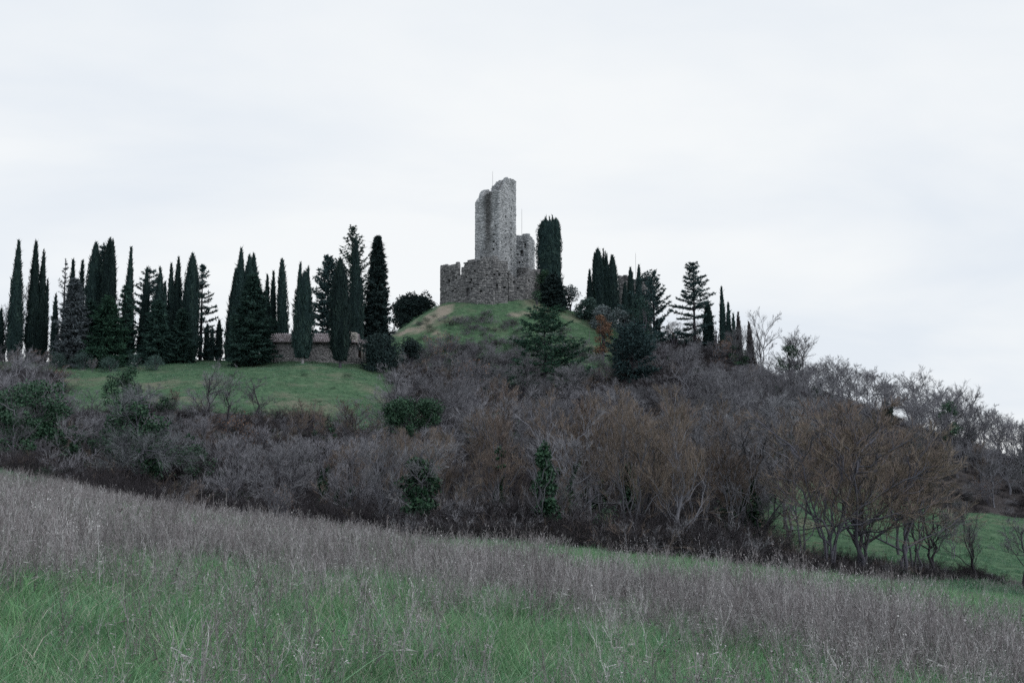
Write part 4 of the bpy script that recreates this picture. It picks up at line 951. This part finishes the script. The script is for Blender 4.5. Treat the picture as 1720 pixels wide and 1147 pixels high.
for Yr in rows:
    step = 4.0 if Yr < 88 else 5.4
    for xx in np.concatenate([np.arange(-.47 * Yr, .16 * Yr, step), np.arange(.16 * Yr, .47 * Yr, step * (.82 if Yr > 100 else 1))]):
        x = xx + gW.uniform(-.45, .45) * step; Y = Yr + gW.uniform(-.45, .45) * step
        px = CXP + F * x / Y
        if px < -60 or px > 1780: continue
        if Y < treeline(px) + 1.0: continue
        if lawn_mask(px, Y) or (Y > 158 and px < 660): continue
        if (mound_mask(px, Y) and not (Y < 193 and gW.uniform() < .8)) : continue
        if meadow_mask(px, Y) and not (Y < 84 and px < 1660 and gW.uniform() < .75): continue
        if Y > 205 and px < 1100: continue
        cand.append((Y, x, px))
cand.sort()
hor = np.full(200, 1147.0)      # how high the trees nearer by already reach, in bins across the view
def zone(px, py, Y):
    front = Y < 84
    if front and px >= 640 and px < 1330: return 'russet', 0
    if front and px >= 1330: return ('russet', 1)
    if front: return ('grey', 2)
    if px < 640: return ('grey', 3 if Y > 118 else 4)
    if px < 1060 and Y > 165: return ('grey', 5)
    if px < 1060: return ('grey', 6)
    if px < 1330: return ('grey', 7)
    return ('grey', 8)
ZL = [('along the field edge', 'field-edge belt'), ('along the field edge', 'field-edge belt'), ('behind the dry weeds', 'trees behind the weeds'),
      ('beside the lawn', 'trees by the lawn'), ('on the slope under the lawn', 'trees under the lawn'), ('on the foot of the mound', 'trees on the mound foot'),
      ('in the middle wood', 'trees of the middle wood'), ('on the upper slope', 'trees of the upper slope'), ('on the long right slope', 'trees of the right slope')]
LAND = [(-999, 130, 'at the left edge'), (130, 330, 'near the lichen-grey trees'), (330, 520, 'below the stone house'), (520, 640, 'left of the two-lobed ivy'), (640, 790, 'around the two-lobed ivy'), (790, 980, 'below the layered cedar'),
        (980, 1110, 'below the big dark pine'), (1110, 1230, 'below the tall open pine'), (1230, 1330, 'below the brownish cypresses'), (1330, 1480, 'by the stout russet tree'), (1480, 1600, 'before the far ivy tree'), (1600, 9999, 'at the right edge')]
made = 0
Xc = np.array([c[1] for c in cand]); Yc = np.array([c[0] for c in cand]); Zc = gz(Xc, Yc)
for (Y, x, px), z in zip(cand, Zc):
    kind, zn = zone(px, 0, Y)
    if zn == 0: H = gW.uniform(6.2, 8.6)
    elif zn == 1: H = gW.uniform(5.0, 7.6) * (1 if px < 1550 else .6)
    elif zn == 2: H = float(np.interp(px, [0, 150, 300, 450, 640], [6.6, 6.2, 5.8, 6.2, 7.2])) * gW.uniform(.75, 1.12)
    elif zn == 3: H = gW.uniform(3.0, 4.6)
    elif zn == 4: H = gW.uniform(4.8, 7.0) * float(np.interp(px, [0, 150, 300, 450, 640], [1.1, .85, .75, .8, 1.0]))
    elif zn == 5: H = gW.uniform(3.2, 5.4) * (1.0 if Y < 182 else .6)
    elif zn == 6: H = gW.uniform(5.0, 7.4)
    elif zn == 7: H = gW.uniform(5.0, 7.4) * (1 if Y < 190 else .7)
    else: H = gW.uniform(4.6, 6.8)
    H *= 1.12
    hw = H * .36 * F / Y
    for (cp, chw, cpy, cY) in CLEAR:
        if Y < cY - 1 and abs(px - cp) < chw + hw * .95: H = min(H, max(0, P(px, cpy, Y)[2] - z))
    if H < 1.6: continue
    tp = proj(x, Y, z + H)[1]; hw = H * .30 * F / Y
    b0, b1 = int((px - hw + 60) / 9.5), int((px + hw + 60) / 9.5) + 1; b0 = max(0, b0); b1 = min(199, b1)
    if b1 <= b0: continue
    seen = (hor[b0:b1] - tp)
    if seen.mean() < 5: continue
    hor[b0:b1] = np.minimum(hor[b0:b1], tp + H * .18 * F / Y)
    if kind == 'grey' and gW.uniform() < (.2 if zn in (2, 4, 6) else .05): kind = 'russet'
    elif kind == 'russet' and gW.uniform() < .22: kind = 'grey'
    elif kind == 'grey' and gW.uniform() < .15: kind = 'open'
    lb, gr = ZL[zn]
    look = {'russet': 'russet-twigged', 'grey': 'grey-twigged', 'open': 'dark-limbed'}[kind]
    tall = 'taller' if H > 6.3 else ('low' if H < 4 else 'mid-height')
    ck = [c for c in LAND if c[0] <= px < c[1]][0][2]
    lb = '%s %s bare tree %s, %s' % (tall, look, lb, ck); gr = gr + ', ' + ck
    var = int(gW.integers(0, 20))
    ivied = gW.uniform() < (.24 if Y < 100 else .12) and zn != 1
    if ivied: lb = lb.replace(' bare tree', ' ivied tree')
    ro = bare('bare_tree', lb, x, Y, H, kind, var, gW.uniform(0, 6.28), gr, gW.uniform(.85, 1.2) * (1 if Y < 90 else 1.15))
    if ivied: link('ivy_leaves', sleeve(kind, var), ro)
    made += 1
print('wood trees', made, 'of', len(cand))

# ------------------------------------------------------------------ scattered ground cover (uncountable): geometry nodes
def scatter(name, meshes, pts, rot, scl, ids, label, cat, tilt=None):
    col = bpy.data.collections.new(name + '_kinds')
    for i, me in enumerate(meshes):
        col.objects.link(bpy.data.objects.new('%s_kind_%02d' % (name, i), me))
    me = bpy.data.meshes.new(name); n = len(pts)
    me.vertices.add(n); me.vertices.foreach_set('co', np.asarray(pts, np.float32).ravel())
    rv = np.zeros((n, 3), np.float32); rv[:, 2] = rot
    if tilt is not None: rv[:, :2] = tilt
    a = me.attributes.new('rot', 'FLOAT_VECTOR', 'POINT'); a.data.foreach_set('vector', rv.ravel())
    a = me.attributes.new('scl', 'FLOAT', 'POINT'); a.data.foreach_set('value', np.asarray(scl, np.float32))
    a = me.attributes.new('kid', 'INT', 'POINT'); a.data.foreach_set('value', np.asarray(ids, np.int32))
    o = link(name, me); tag(o, label, cat, kind='stuff')
    ng = bpy.data.node_groups.new(name, 'GeometryNodeTree')
    ng.interface.new_socket('Geometry', in_out='INPUT', socket_type='NodeSocketGeometry'); ng.interface.new_socket('Geometry', in_out='OUTPUT', socket_type='NodeSocketGeometry')
    gi = ng.nodes.new('NodeGroupInput'); go = ng.nodes.new('NodeGroupOutput'); ip = ng.nodes.new('GeometryNodeInstanceOnPoints')
    ci = ng.nodes.new('GeometryNodeCollectionInfo'); ci.inputs['Collection'].default_value = col; ci.inputs['Separate Children'].default_value = True; ci.inputs['Reset Children'].default_value = True
    def na(nm, ty):
        q = ng.nodes.new('GeometryNodeInputNamedAttribute'); q.data_type = ty; q.inputs['Name'].default_value = nm; return q.outputs['Attribute']
    ip.inputs['Pick Instance'].default_value = True
    l = ng.links.new
    l(gi.outputs[0], ip.inputs['Points']); l(ci.outputs[0], ip.inputs['Instance']); l(na('kid', 'INT'), ip.inputs['Instance Index'])
    l(na('rot', 'FLOAT_VECTOR'), ip.inputs['Rotation']); l(na('scl', 'FLOAT'), ip.inputs['Scale']); l(ip.outputs[0], go.inputs[0])
    md = o.modifiers.new('scatter', 'NODES'); md.node_group = ng
    return o

# undergrowth along and inside the wood
def brush_mesh(seed, H, n, mat, leaves=0, spread=1.0):
    g = np.random.default_rng(seed); mb = MB(); m = 26
    a = g.uniform(0, 6.28, m); el = g.uniform(.35, 1.3, m); ln = H * g.uniform(.6, 1.1, m)
    d = np.stack([np.cos(a) * np.cos(el) * spread, np.sin(a) * np.cos(el) * spread, np.sin(el)], -1); s = np.linspace(0, 1, 4)
    base = np.stack([g.normal(0, .35 * H, m), g.normal(0, .35 * H, m), np.full(m, -.1)], -1)
    pts = base[:, None] + d[:, None] * (s[None, :, None] * ln[:, None, None]); pts[:, :, 2] -= (s ** 2.5)[None] * .25 * ln[:, None]
    mb.tubes(pts, np.tile(np.linspace(.02, .008, 4), (m, 1)), 3, g.uniform(.2, .7, m))
    p2, l2 = spawn(g, pts, ln, 7, (.2, 1), (20, 60), (.3, .55), .12, 3)
    mb.tubes(p2, np.tile([.009, .007, .004], (len(l2), 1)), 3, np.clip(g.normal(.5, .2, len(l2)), 0, 1))
    p3, l3 = spawn(g, p2, l2, n, (.1, 1), (20, 60), (.4, .8), .1, 2)
    mb.blades(p3[:, 0], p3[:, 1] - p3[:, 0], np.full(len(l3), .015), np.clip(g.normal(.5, .25, len(l3)), 0, 1), g=g)
    return mb.mesh('brush', mat)
def bramble_mesh(seed, H):
    g = np.random.default_rng(seed); mb = MB()
    blob_leaves(mb, g, [(g.normal(0, .5 * H), g.normal(0, .5 * H), H * g.uniform(.3, .6), H * .45, H * .45, H * .4) for _ in range(5)], 150, (.05, .12), .5)
    return mb.mesh('bramble', M['bramble'])
bm = [brush_mesh(1, 2.0, 9, M['twig_dark']), brush_mesh(2, 2.2, 9, M['twig_dark']), brush_mesh(3, 1.8, 9, M['twig_dark'], spread=1.4), brush_mesh(4, 2.0, 9, M['twig_grey']), brush_mesh(5, 2.2, 8, M['twig_russet']), bramble_mesh(6, 1.5)]
n = 26000; Yq = np.sqrt(gW.uniform(55 ** 2, 218 ** 2, n)); px = gW.uniform(-150, 1870, n); xq = (px - CXP) / F * Yq
ok = (Yq > treeline(px) + .5) & ~lawn_mask(px, Yq) & ~mound_mask(px, Yq) & ~(meadow_mask(px, Yq) & (Yq > 74)) & ~((px < 660) & (Yq > 158)) & ~((Yq > 200) & (px < 1100))
dens = np.where(Yq < treeline(px) + 9, 1.0, .42); ok &= gW.uniform(size=n) < dens
xq, Yq, px = xq[ok], Yq[ok], px[ok]
# an extra hem right at the field edge
m = 900; ph = gW.uniform(-120, 1840, m); Yh = treeline(ph) + gW.uniform(-.3, 3.0, m) ; kp = (ph < 1500) | (gW.uniform(size=m) < .35)
xq = np.concatenate([xq, (ph[kp] - CXP) / F * Yh[kp]]); Yq = np.concatenate([Yq, Yh[kp]]); px = np.concatenate([px, ph[kp]])
zq = gz(xq, Yq); n = len(xq)
ids = gW.choice([0, 1, 2, 3, 4, 5], n, p=[.30, .29, .22, .10, .03, .06]); sc_ = gW.uniform(.5, 1.15, n) * np.where(Yq > 100, 1.15, np.where(Yq > treeline(px) + 2.5, 1.15, .8) + .45 * fbm(xq / 5, Yq / 5, 71)) * np.interp(px, [0, 450, 800, 1200, 1330, 1500], [.72, .72, 1, 1, .5, .38])
scatter('undergrowth', bm, np.stack([xq, Yq, zq - .05], -1), gW.uniform(0, 6.28, n), sc_, ids, 'dark tangled undergrowth of brush and brambles through the wood', 'undergrowth')

# brush patches on the face of the mound
n = 1100; px = gW.normal(810, 90, n); Yq = gW.uniform(180, 203, n); ok = (px > 650) & (px < 1040)
pyq = np.array([proj((p - CXP) / F * y, y, g1((p - CXP) / F * y, y))[1] for p, y in zip(px, Yq)])
d_ = np.exp(-((px - 800) / 45) ** 2 - ((pyq - 550) / 12) ** 2) * .5 + np.clip((pyq - 565) / 30, 0, 1) * .7 + ((px > 945) & (pyq > 550)) * .5 + .10
ok &= gW.uniform(size=n) < d_; px, Yq = px[ok], Yq[ok]; xq = (px - CXP) / F * Yq; n = len(xq)
scatter('mound_scrub', [bm[3], bm[0], bm[5]], np.stack([xq, Yq, gz(xq, Yq) - .05], -1), gW.uniform(0, 6.28, n), gW.uniform(.2, .85, n), gW.choice([0, 1, 2], n, p=[.55, .2, .25]), 'low grey scrub in patches on the castle mound', 'scrub')

# ---- grass tufts
def ribbon(mb, g, base, d, ln, w, tone, bend, nseg=3):
    m = len(base); s = np.linspace(0, 1, nseg + 1)
    dn = d / np.linalg.norm(d, axis=1, keepdims=True)
    side = np.cross(dn, g.normal(size=(m, 3))); side /= np.linalg.norm(side, axis=1, keepdims=True) + 1e-9
    c = base[:, None] + dn[:, None] * (s[None, :, None] * ln[:, None, None]) + bend[:, None] * (s[None, :, None] ** 2 * ln[:, None, None])
    wv = w[:, None] * (1 - s[None] ** 1.6 * .92)
    V = np.stack([c - side[:, None] * wv[..., None] * .5, c + side[:, None] * wv[..., None] * .5], 2).reshape(-1, 3)
    i = np.arange(m)[:, None] * 2 * (nseg + 1) + np.arange(nseg)[None] * 2
    mb.add(V, np.stack([i, i + 1, i + 3, i + 2], -1).reshape(-1, 4), np.repeat(tone, 2 * (nseg + 1)))
    return c
def grass_tuft(seed, n=70, rad_=.26, h=(.10, .30), w=.0065, mat='grass', straw=.14):
    g = np.random.default_rng(seed); mb = MB(); a = g.uniform(0, 6.28, n); q = rad_ * np.sqrt(g.uniform(0, 1, n))
    b = np.stack([np.cos(a) * q, np.sin(a) * q, np.full(n, -.02)], -1)
    d = np.stack([np.cos(a) * .35, np.sin(a) * .35, np.ones(n)], -1) + g.normal(0, .28, (n, 3)); be = g.normal(0, .30, (n, 3)); be[:, 2] = -np.abs(be[:, 2]) * .8
    tn = np.where(g.uniform(size=n) < straw, g.uniform(.86, 1, n), np.clip(g.normal(.42, .2, n), 0, .82))
    ribbon(mb, g, b, d, g.uniform(*h, n), np.full(n, w) * g.uniform(.6, 1.4, n), tn, be); return mb.mesh('tuft', M[mat])
def weed_clump(seed, n=10, rad_=.32, h=(.38, .78), w=.006, nbr=8):
    g = np.random.default_rng(seed); mb = MB(); a = g.uniform(0, 6.28, n); q = rad_ * np.sqrt(g.uniform(0, 1, n))
    b = np.stack([np.cos(a) * q, np.sin(a) * q, np.full(n, -.03)], -1); d = np.tile([0, 0, 1.0], (n, 1)) + g.normal(0, .20, (n, 3)) * [1, 1, .2]
    ln = g.uniform(*h, n); tn = np.clip(g.normal(.42, .22, n), 0, 1)
    c = ribbon(mb, g, b, d, ln, np.full(n, w) * g.uniform(.7, 1.4, n), tn, g.normal(0, .07, (n, 3)), 4)
    p1, l1 = spawn(g, c, ln, nbr, (.38, .98), (12, 42), (.16, .42), .25, 2, .05); m = len(l1); t1 = np.clip(np.repeat(tn, nbr) + g.normal(0, .12, m), 0, 1)
    mb.blades(p1[:, 0], p1[:, 1] - p1[:, 0], np.full(m, w * .75), t1, g=g)
    p2, l2 = spawn(g, p1, l1, 3, (.3, 1), (15, 50), (.3, .6), .2, 2, .05); m2 = len(l2); t2 = np.clip(np.repeat(t1, 3) + g.normal(.05, .15, m2), 0, 1)
    mb.blades(p2[:, 0], p2[:, 1] - p2[:, 0], np.full(m2, w * .7), t2, g=g)
    k_ = g.integers(0, m2, m2 // 2); mb.leaves(p2[k_, 1], g.uniform(.008, .022, len(k_)), np.clip(t2[k_] + .1, 0, 1), g, .7)
    # withered leaves hanging on the stalks
    k_ = 5 * n; i = g.integers(0, n, k_); t = g.uniform(.1, .7, k_); st = c[i, 0] + (c[i, -1] - c[i, 0]) * t[:, None]; dv = g.normal(0, 1, (k_, 3)); dv[:, 2] = -np.abs(dv[:, 2]) * .4
    mb.blades(st, dv * .055, np.full(k_, .010), np.clip(tn[i] + g.normal(.1, .15, k_), 0, 1), g=g)
    return mb.mesh('weeds', M['weed'])
tufts = [grass_tuft(i) for i in range(5)] + [grass_tuft(10 + i, 60, .22, (.22, .46), .008, straw=.06) for i in range(2)] + [grass_tuft(20 + i, 60, .3, (.08, .26), .006, straw=.55) for i in range(2)]
far_t = [grass_tuft(40 + i, 46, .55, (.08, .24), .020, 'turf') for i in range(4)]
weeds = [weed_clump(60 + i) for i in range(6)] + [weed_clump(70 + i, 7, .25, (.55, .95), .007, 9) for i in range(2)]
weeds_far = [weed_clump(80 + i, 20, .75, (.30, .62), .0105, 6) for i in range(5)]

def field_maps(px, py, x, y):
    """share of dry weeds and of green grass over the field (laid out on the ground)"""
    edge = np.interp(px, [0, 250, 500, 700, 900, 1100, 1300, 1500, 1720], [802, 828, 882, 928, 960, 990, 1024, 1056, 1104])   # far edge of the weed bed
    low = np.interp(px, [0, 300, 600, 900, 1100, 1250, 1400, 1720], [955, 968, 990, 1030, 1065, 1115, 1170, 1200])         # near edge of the thick weeds
    nz_ = fbm(x / 3.2, y / 3.2, 31) * 26 + fbm(x / .9, y / .9, 37) * 12
    bed = np.clip((py - edge + nz_ * .35) / 8, 0, 1) * np.clip((low - py + nz_ * 2.6) / 80 + .42, 0, 1)
    near = np.clip((py - low + nz_) / 50 + .3, 0, 1)
    patch = np.clip(.30 + .9 * fbm(x / 2.2, y / 2.2, 41), .04, .9)
    strip = np.clip((py < edge) * np.clip(.30 + 1.0 * fbm(x / 5, y / 5, 43) + (py < np.interp(px, [1100, 1300, 1720], [945, 978, 1005])) * (px > 1150) * .2, 0, .8), 0, 1)
    wd = np.clip(bed + near * patch * .36 * np.interp(px, [0, 500, 1100, 1500], [.4, .65, 1, 1.8]) + strip * .14, 0, 1)
    gr = np.clip(1 - bed * .68 - strip * .3, .12, 1)
    return wd, gr
def field_points(n, d0, d1, g):
    Yf = np.sqrt(g.uniform(d0 ** 2, d1 ** 2, n)); pxf = g.uniform(-260, 1980, n); x = (pxf - CXP) / F * Yf
    z = gz(x, Yf); ppx, ppy = proj(x, Yf, z); ok = Yf < treeline(pxf) + 1.5
    return x[ok], Yf[ok], z[ok], ppx[ok], ppy[ok]
gF = np.random.default_rng(99)
def scatter_field(name, kinds, n, d0, d1, which, smin, smax, label, cat, p=None, grow=0.0):
    x, y, z, a, b = field_points(n, d0, d1, gF); wd, gr = field_maps(a, b, x, y); w = wd if which == 'weed' else gr
    ok = gF.uniform(size=len(x)) < w; x, y, z = x[ok], y[ok], z[ok]; m = len(x)
    s = gF.uniform(smin, smax, m) * (1 + .3 * fbm(x / 1.7, y / 1.7, 51)) * (np.where(gF.uniform(size=m) < .35, .6, 1) if which == 'weed' else 1)
    scatter(name, kinds, np.stack([x, y, z - .01], -1), gF.uniform(0, 6.28, m), s, gF.choice(len(kinds), m, p=p), label, cat, gF.normal(0, .07, (m, 2)))
    print(name, m)
PT = [.13] * 5 + [.08] * 2 + [.095] * 2
scatter_field('green_grass', tufts, 9500, 5.0, 22, 'grass', .75, 1.3, 'long green grass in the near field', 'grass', PT)
scatter_field('green_grass', tufts, 17000, 22, 50, 'grass', .9, 1.5, 'green grass among the dry weeds in the middle of the field', 'grass', PT)
scatter_field('short_grass', far_t, 9000, 30, 84, 'grass', .8, 1.5, 'short green turf at the far side of the field', 'grass')
scatter_field('dry_weeds', weeds, 5200, 5.0, 24, 'weed', .7, 1.15, 'dry grey-brown weed stalks in the near field', 'weeds')
scatter_field('dry_weeds', weeds_far, 15000, 23, 84, 'weed', .7, 1.15, 'dense bed of dry grey weeds across the field', 'weeds')
# around and behind the camera, so that the field goes on
m = 2500; x = gF.uniform(-14, 14, m); y = gF.uniform(-10, 7, m); ok = (np.hypot(x, y) > 2.2); x, y = x[ok], y[ok]; m = len(x)
scatter('green_grass', tufts, np.stack([x, y, gz(x, y) - .01], -1), gF.uniform(0, 6.28, m), gF.uniform(.7, 1.2, m), gF.choice(9, m, p=PT), 'green grass at the photographer\'s feet', 'grass')
# turf on the lawn, the mound and the meadow
n = 30000; Yq = np.sqrt(gF.uniform(70 ** 2, 225 ** 2, n)); px = gF.uniform(-100, 1850, n); ok = lawn_mask(px, Yq) | (mound_mask(px, Yq) & (Yq < 214)) | meadow_mask(px, Yq)
Yq, px = Yq[ok], px[ok]; xq = (px - CXP) / F * Yq; n = len(xq)
zq = gz(xq, Yq); kd = np.where(gF.uniform(size=n) < straw_mask(xq, Yq, zq) * .75, 4, gF.integers(0, 4, n))
scatter('short_grass', far_t + [grass_tuft(46, 46, .55, (.08, .24), .02, 'turf', straw=1.0)], np.stack([xq, Yq, zq - .02], -1), gF.uniform(0, 6.28, n), gF.uniform(.7, 1.5, n), kd, 'tufted turf on the lawn, the castle mound and the meadow', 'grass')
print('turf', n)
n = 5200; Yq = np.sqrt(gF.uniform(70 ** 2, 215 ** 2, n)); px = gF.uniform(-100, 1850, n); xq = (px - CXP) / F * Yq
ok = (lawn_mask(px, Yq) | (mound_mask(px, Yq) & (Yq < 210)) | meadow_mask(px, Yq)) & (gF.uniform(size=n) < np.clip(.25 + 1.2 * fbm(xq / 6, Yq / 3, 83), 0, .8) * np.where(mound_mask(px, Yq), 1.0, .45))
xq, Yq = xq[ok], Yq[ok]; n = len(xq)
scatter('withered_tufts', weeds_far[:3] + [bm[5]], np.stack([xq, Yq, gz(xq, Yq) - .03], -1), gF.uniform(0, 6.28, n), gF.uniform(.35, .8, n) * .8, gF.choice(4, n, p=[.3, .3, .3, .1]), 'scattered withered tufts in the turf of lawn and mound', 'grass')

# ------------------------------------------------------------------ single dry stalks that stand above the field
def umbel(label, px, top_py, Y, head='cup', group='dry flower stalks'):
    g = np.random.default_rng(int(px))
    x = (px - CXP) / F * Y; z = g1(x, Y); H = P(px, top_py, Y)[2] - z
    r = tag(empty('dry_flower_stalk', (x, Y, z - .02)), label, 'plant', group)
    s = np.linspace(0, 1, 6); pts = np.stack([g.normal(0, .01, 6) + s ** 2 * g.normal(0, .05), g.normal(0, .01, 6), s * H], -1)
    st = MB(); st.tubes([pts], [np.linspace(.008, .005, 6)], 5, .4); link('stem', st.mesh('stem', M['weed']), r)
    hd = MB(); k_ = 26; a = g.uniform(0, 6.28, k_); e = g.uniform(.5, 1.1, k_) if head == 'cup' else g.uniform(-1, 1.4, k_)
    D = np.stack([np.cos(a) * np.cos(e), np.sin(a) * np.cos(e), np.sin(e)], -1) * (g.uniform(.05, .085, k_) if head == 'cup' else g.uniform(.02, .035, k_))[:, None]
    b = np.tile(pts[-1], (k_, 1)); hd.tubes(np.stack([b, b + D * .6 + [0, 0, .004], b + D + [0, 0, .01]], 1), np.tile([.0025, .002, .004], (k_, 1)), 3, .5)
    hd.leaves(b + D + [0, 0, .01], g.uniform(.014, .03, k_), g.uniform(.3, .9, k_), g, .8)
    link('seed_head', hd.mesh('seed_head', M['weedhead']), r)
for lb, px, tp, Y, h_ in [('pale cupped seed head standing above the weeds on the left', 343, 818, 27, 'cup'), ('second pale cupped seed head, right of the first on the left', 384, 824, 27, 'cup'), ('drooping pale seed plume beside the cupped heads', 364, 830, 26, 'ball'),
                          ('round seed head on a thin stalk against the green strip, mid field', 793, 899, 25, 'ball'), ('dark cupped seed head right of centre in the weeds', 942, 935, 22, 'cup'), ('small dark seed head low in the weeds right of centre', 947, 964, 20, 'ball'),
                          ('small dark seed head far right of the dark cupped one', 977, 942, 24, 'ball'), ('dark seed head on a bent stalk in the left weeds', 205, 858, 20, 'cup'), ('thin seed head at the weed edge left of centre', 652, 866, 27, 'ball')]:
    umbel(lb, px, tp, Y, h_)
# pale marker stake at the far field edge
a = P(977, 916, 56.5); r = tag(empty('marker_stake', (a[0], 56.5, g1(a[0], 56.5) - .1)), 'small pale stake at the far edge of the field', 'stake')
mb = MB(); mb.tubes([[[0, 0, -.2], [0, 0, .30]]], [[.04, .035]], 6); link('post', mb.mesh('post', M['wood_old']), r)
mb = MB(); mb.tubes([[[0, 0, .30], [0, 0, .36]]], [[.05, .02]], 6); link('cap', mb.mesh('cap', M['wood_old']), r)
bpy.context.view_layer.update()
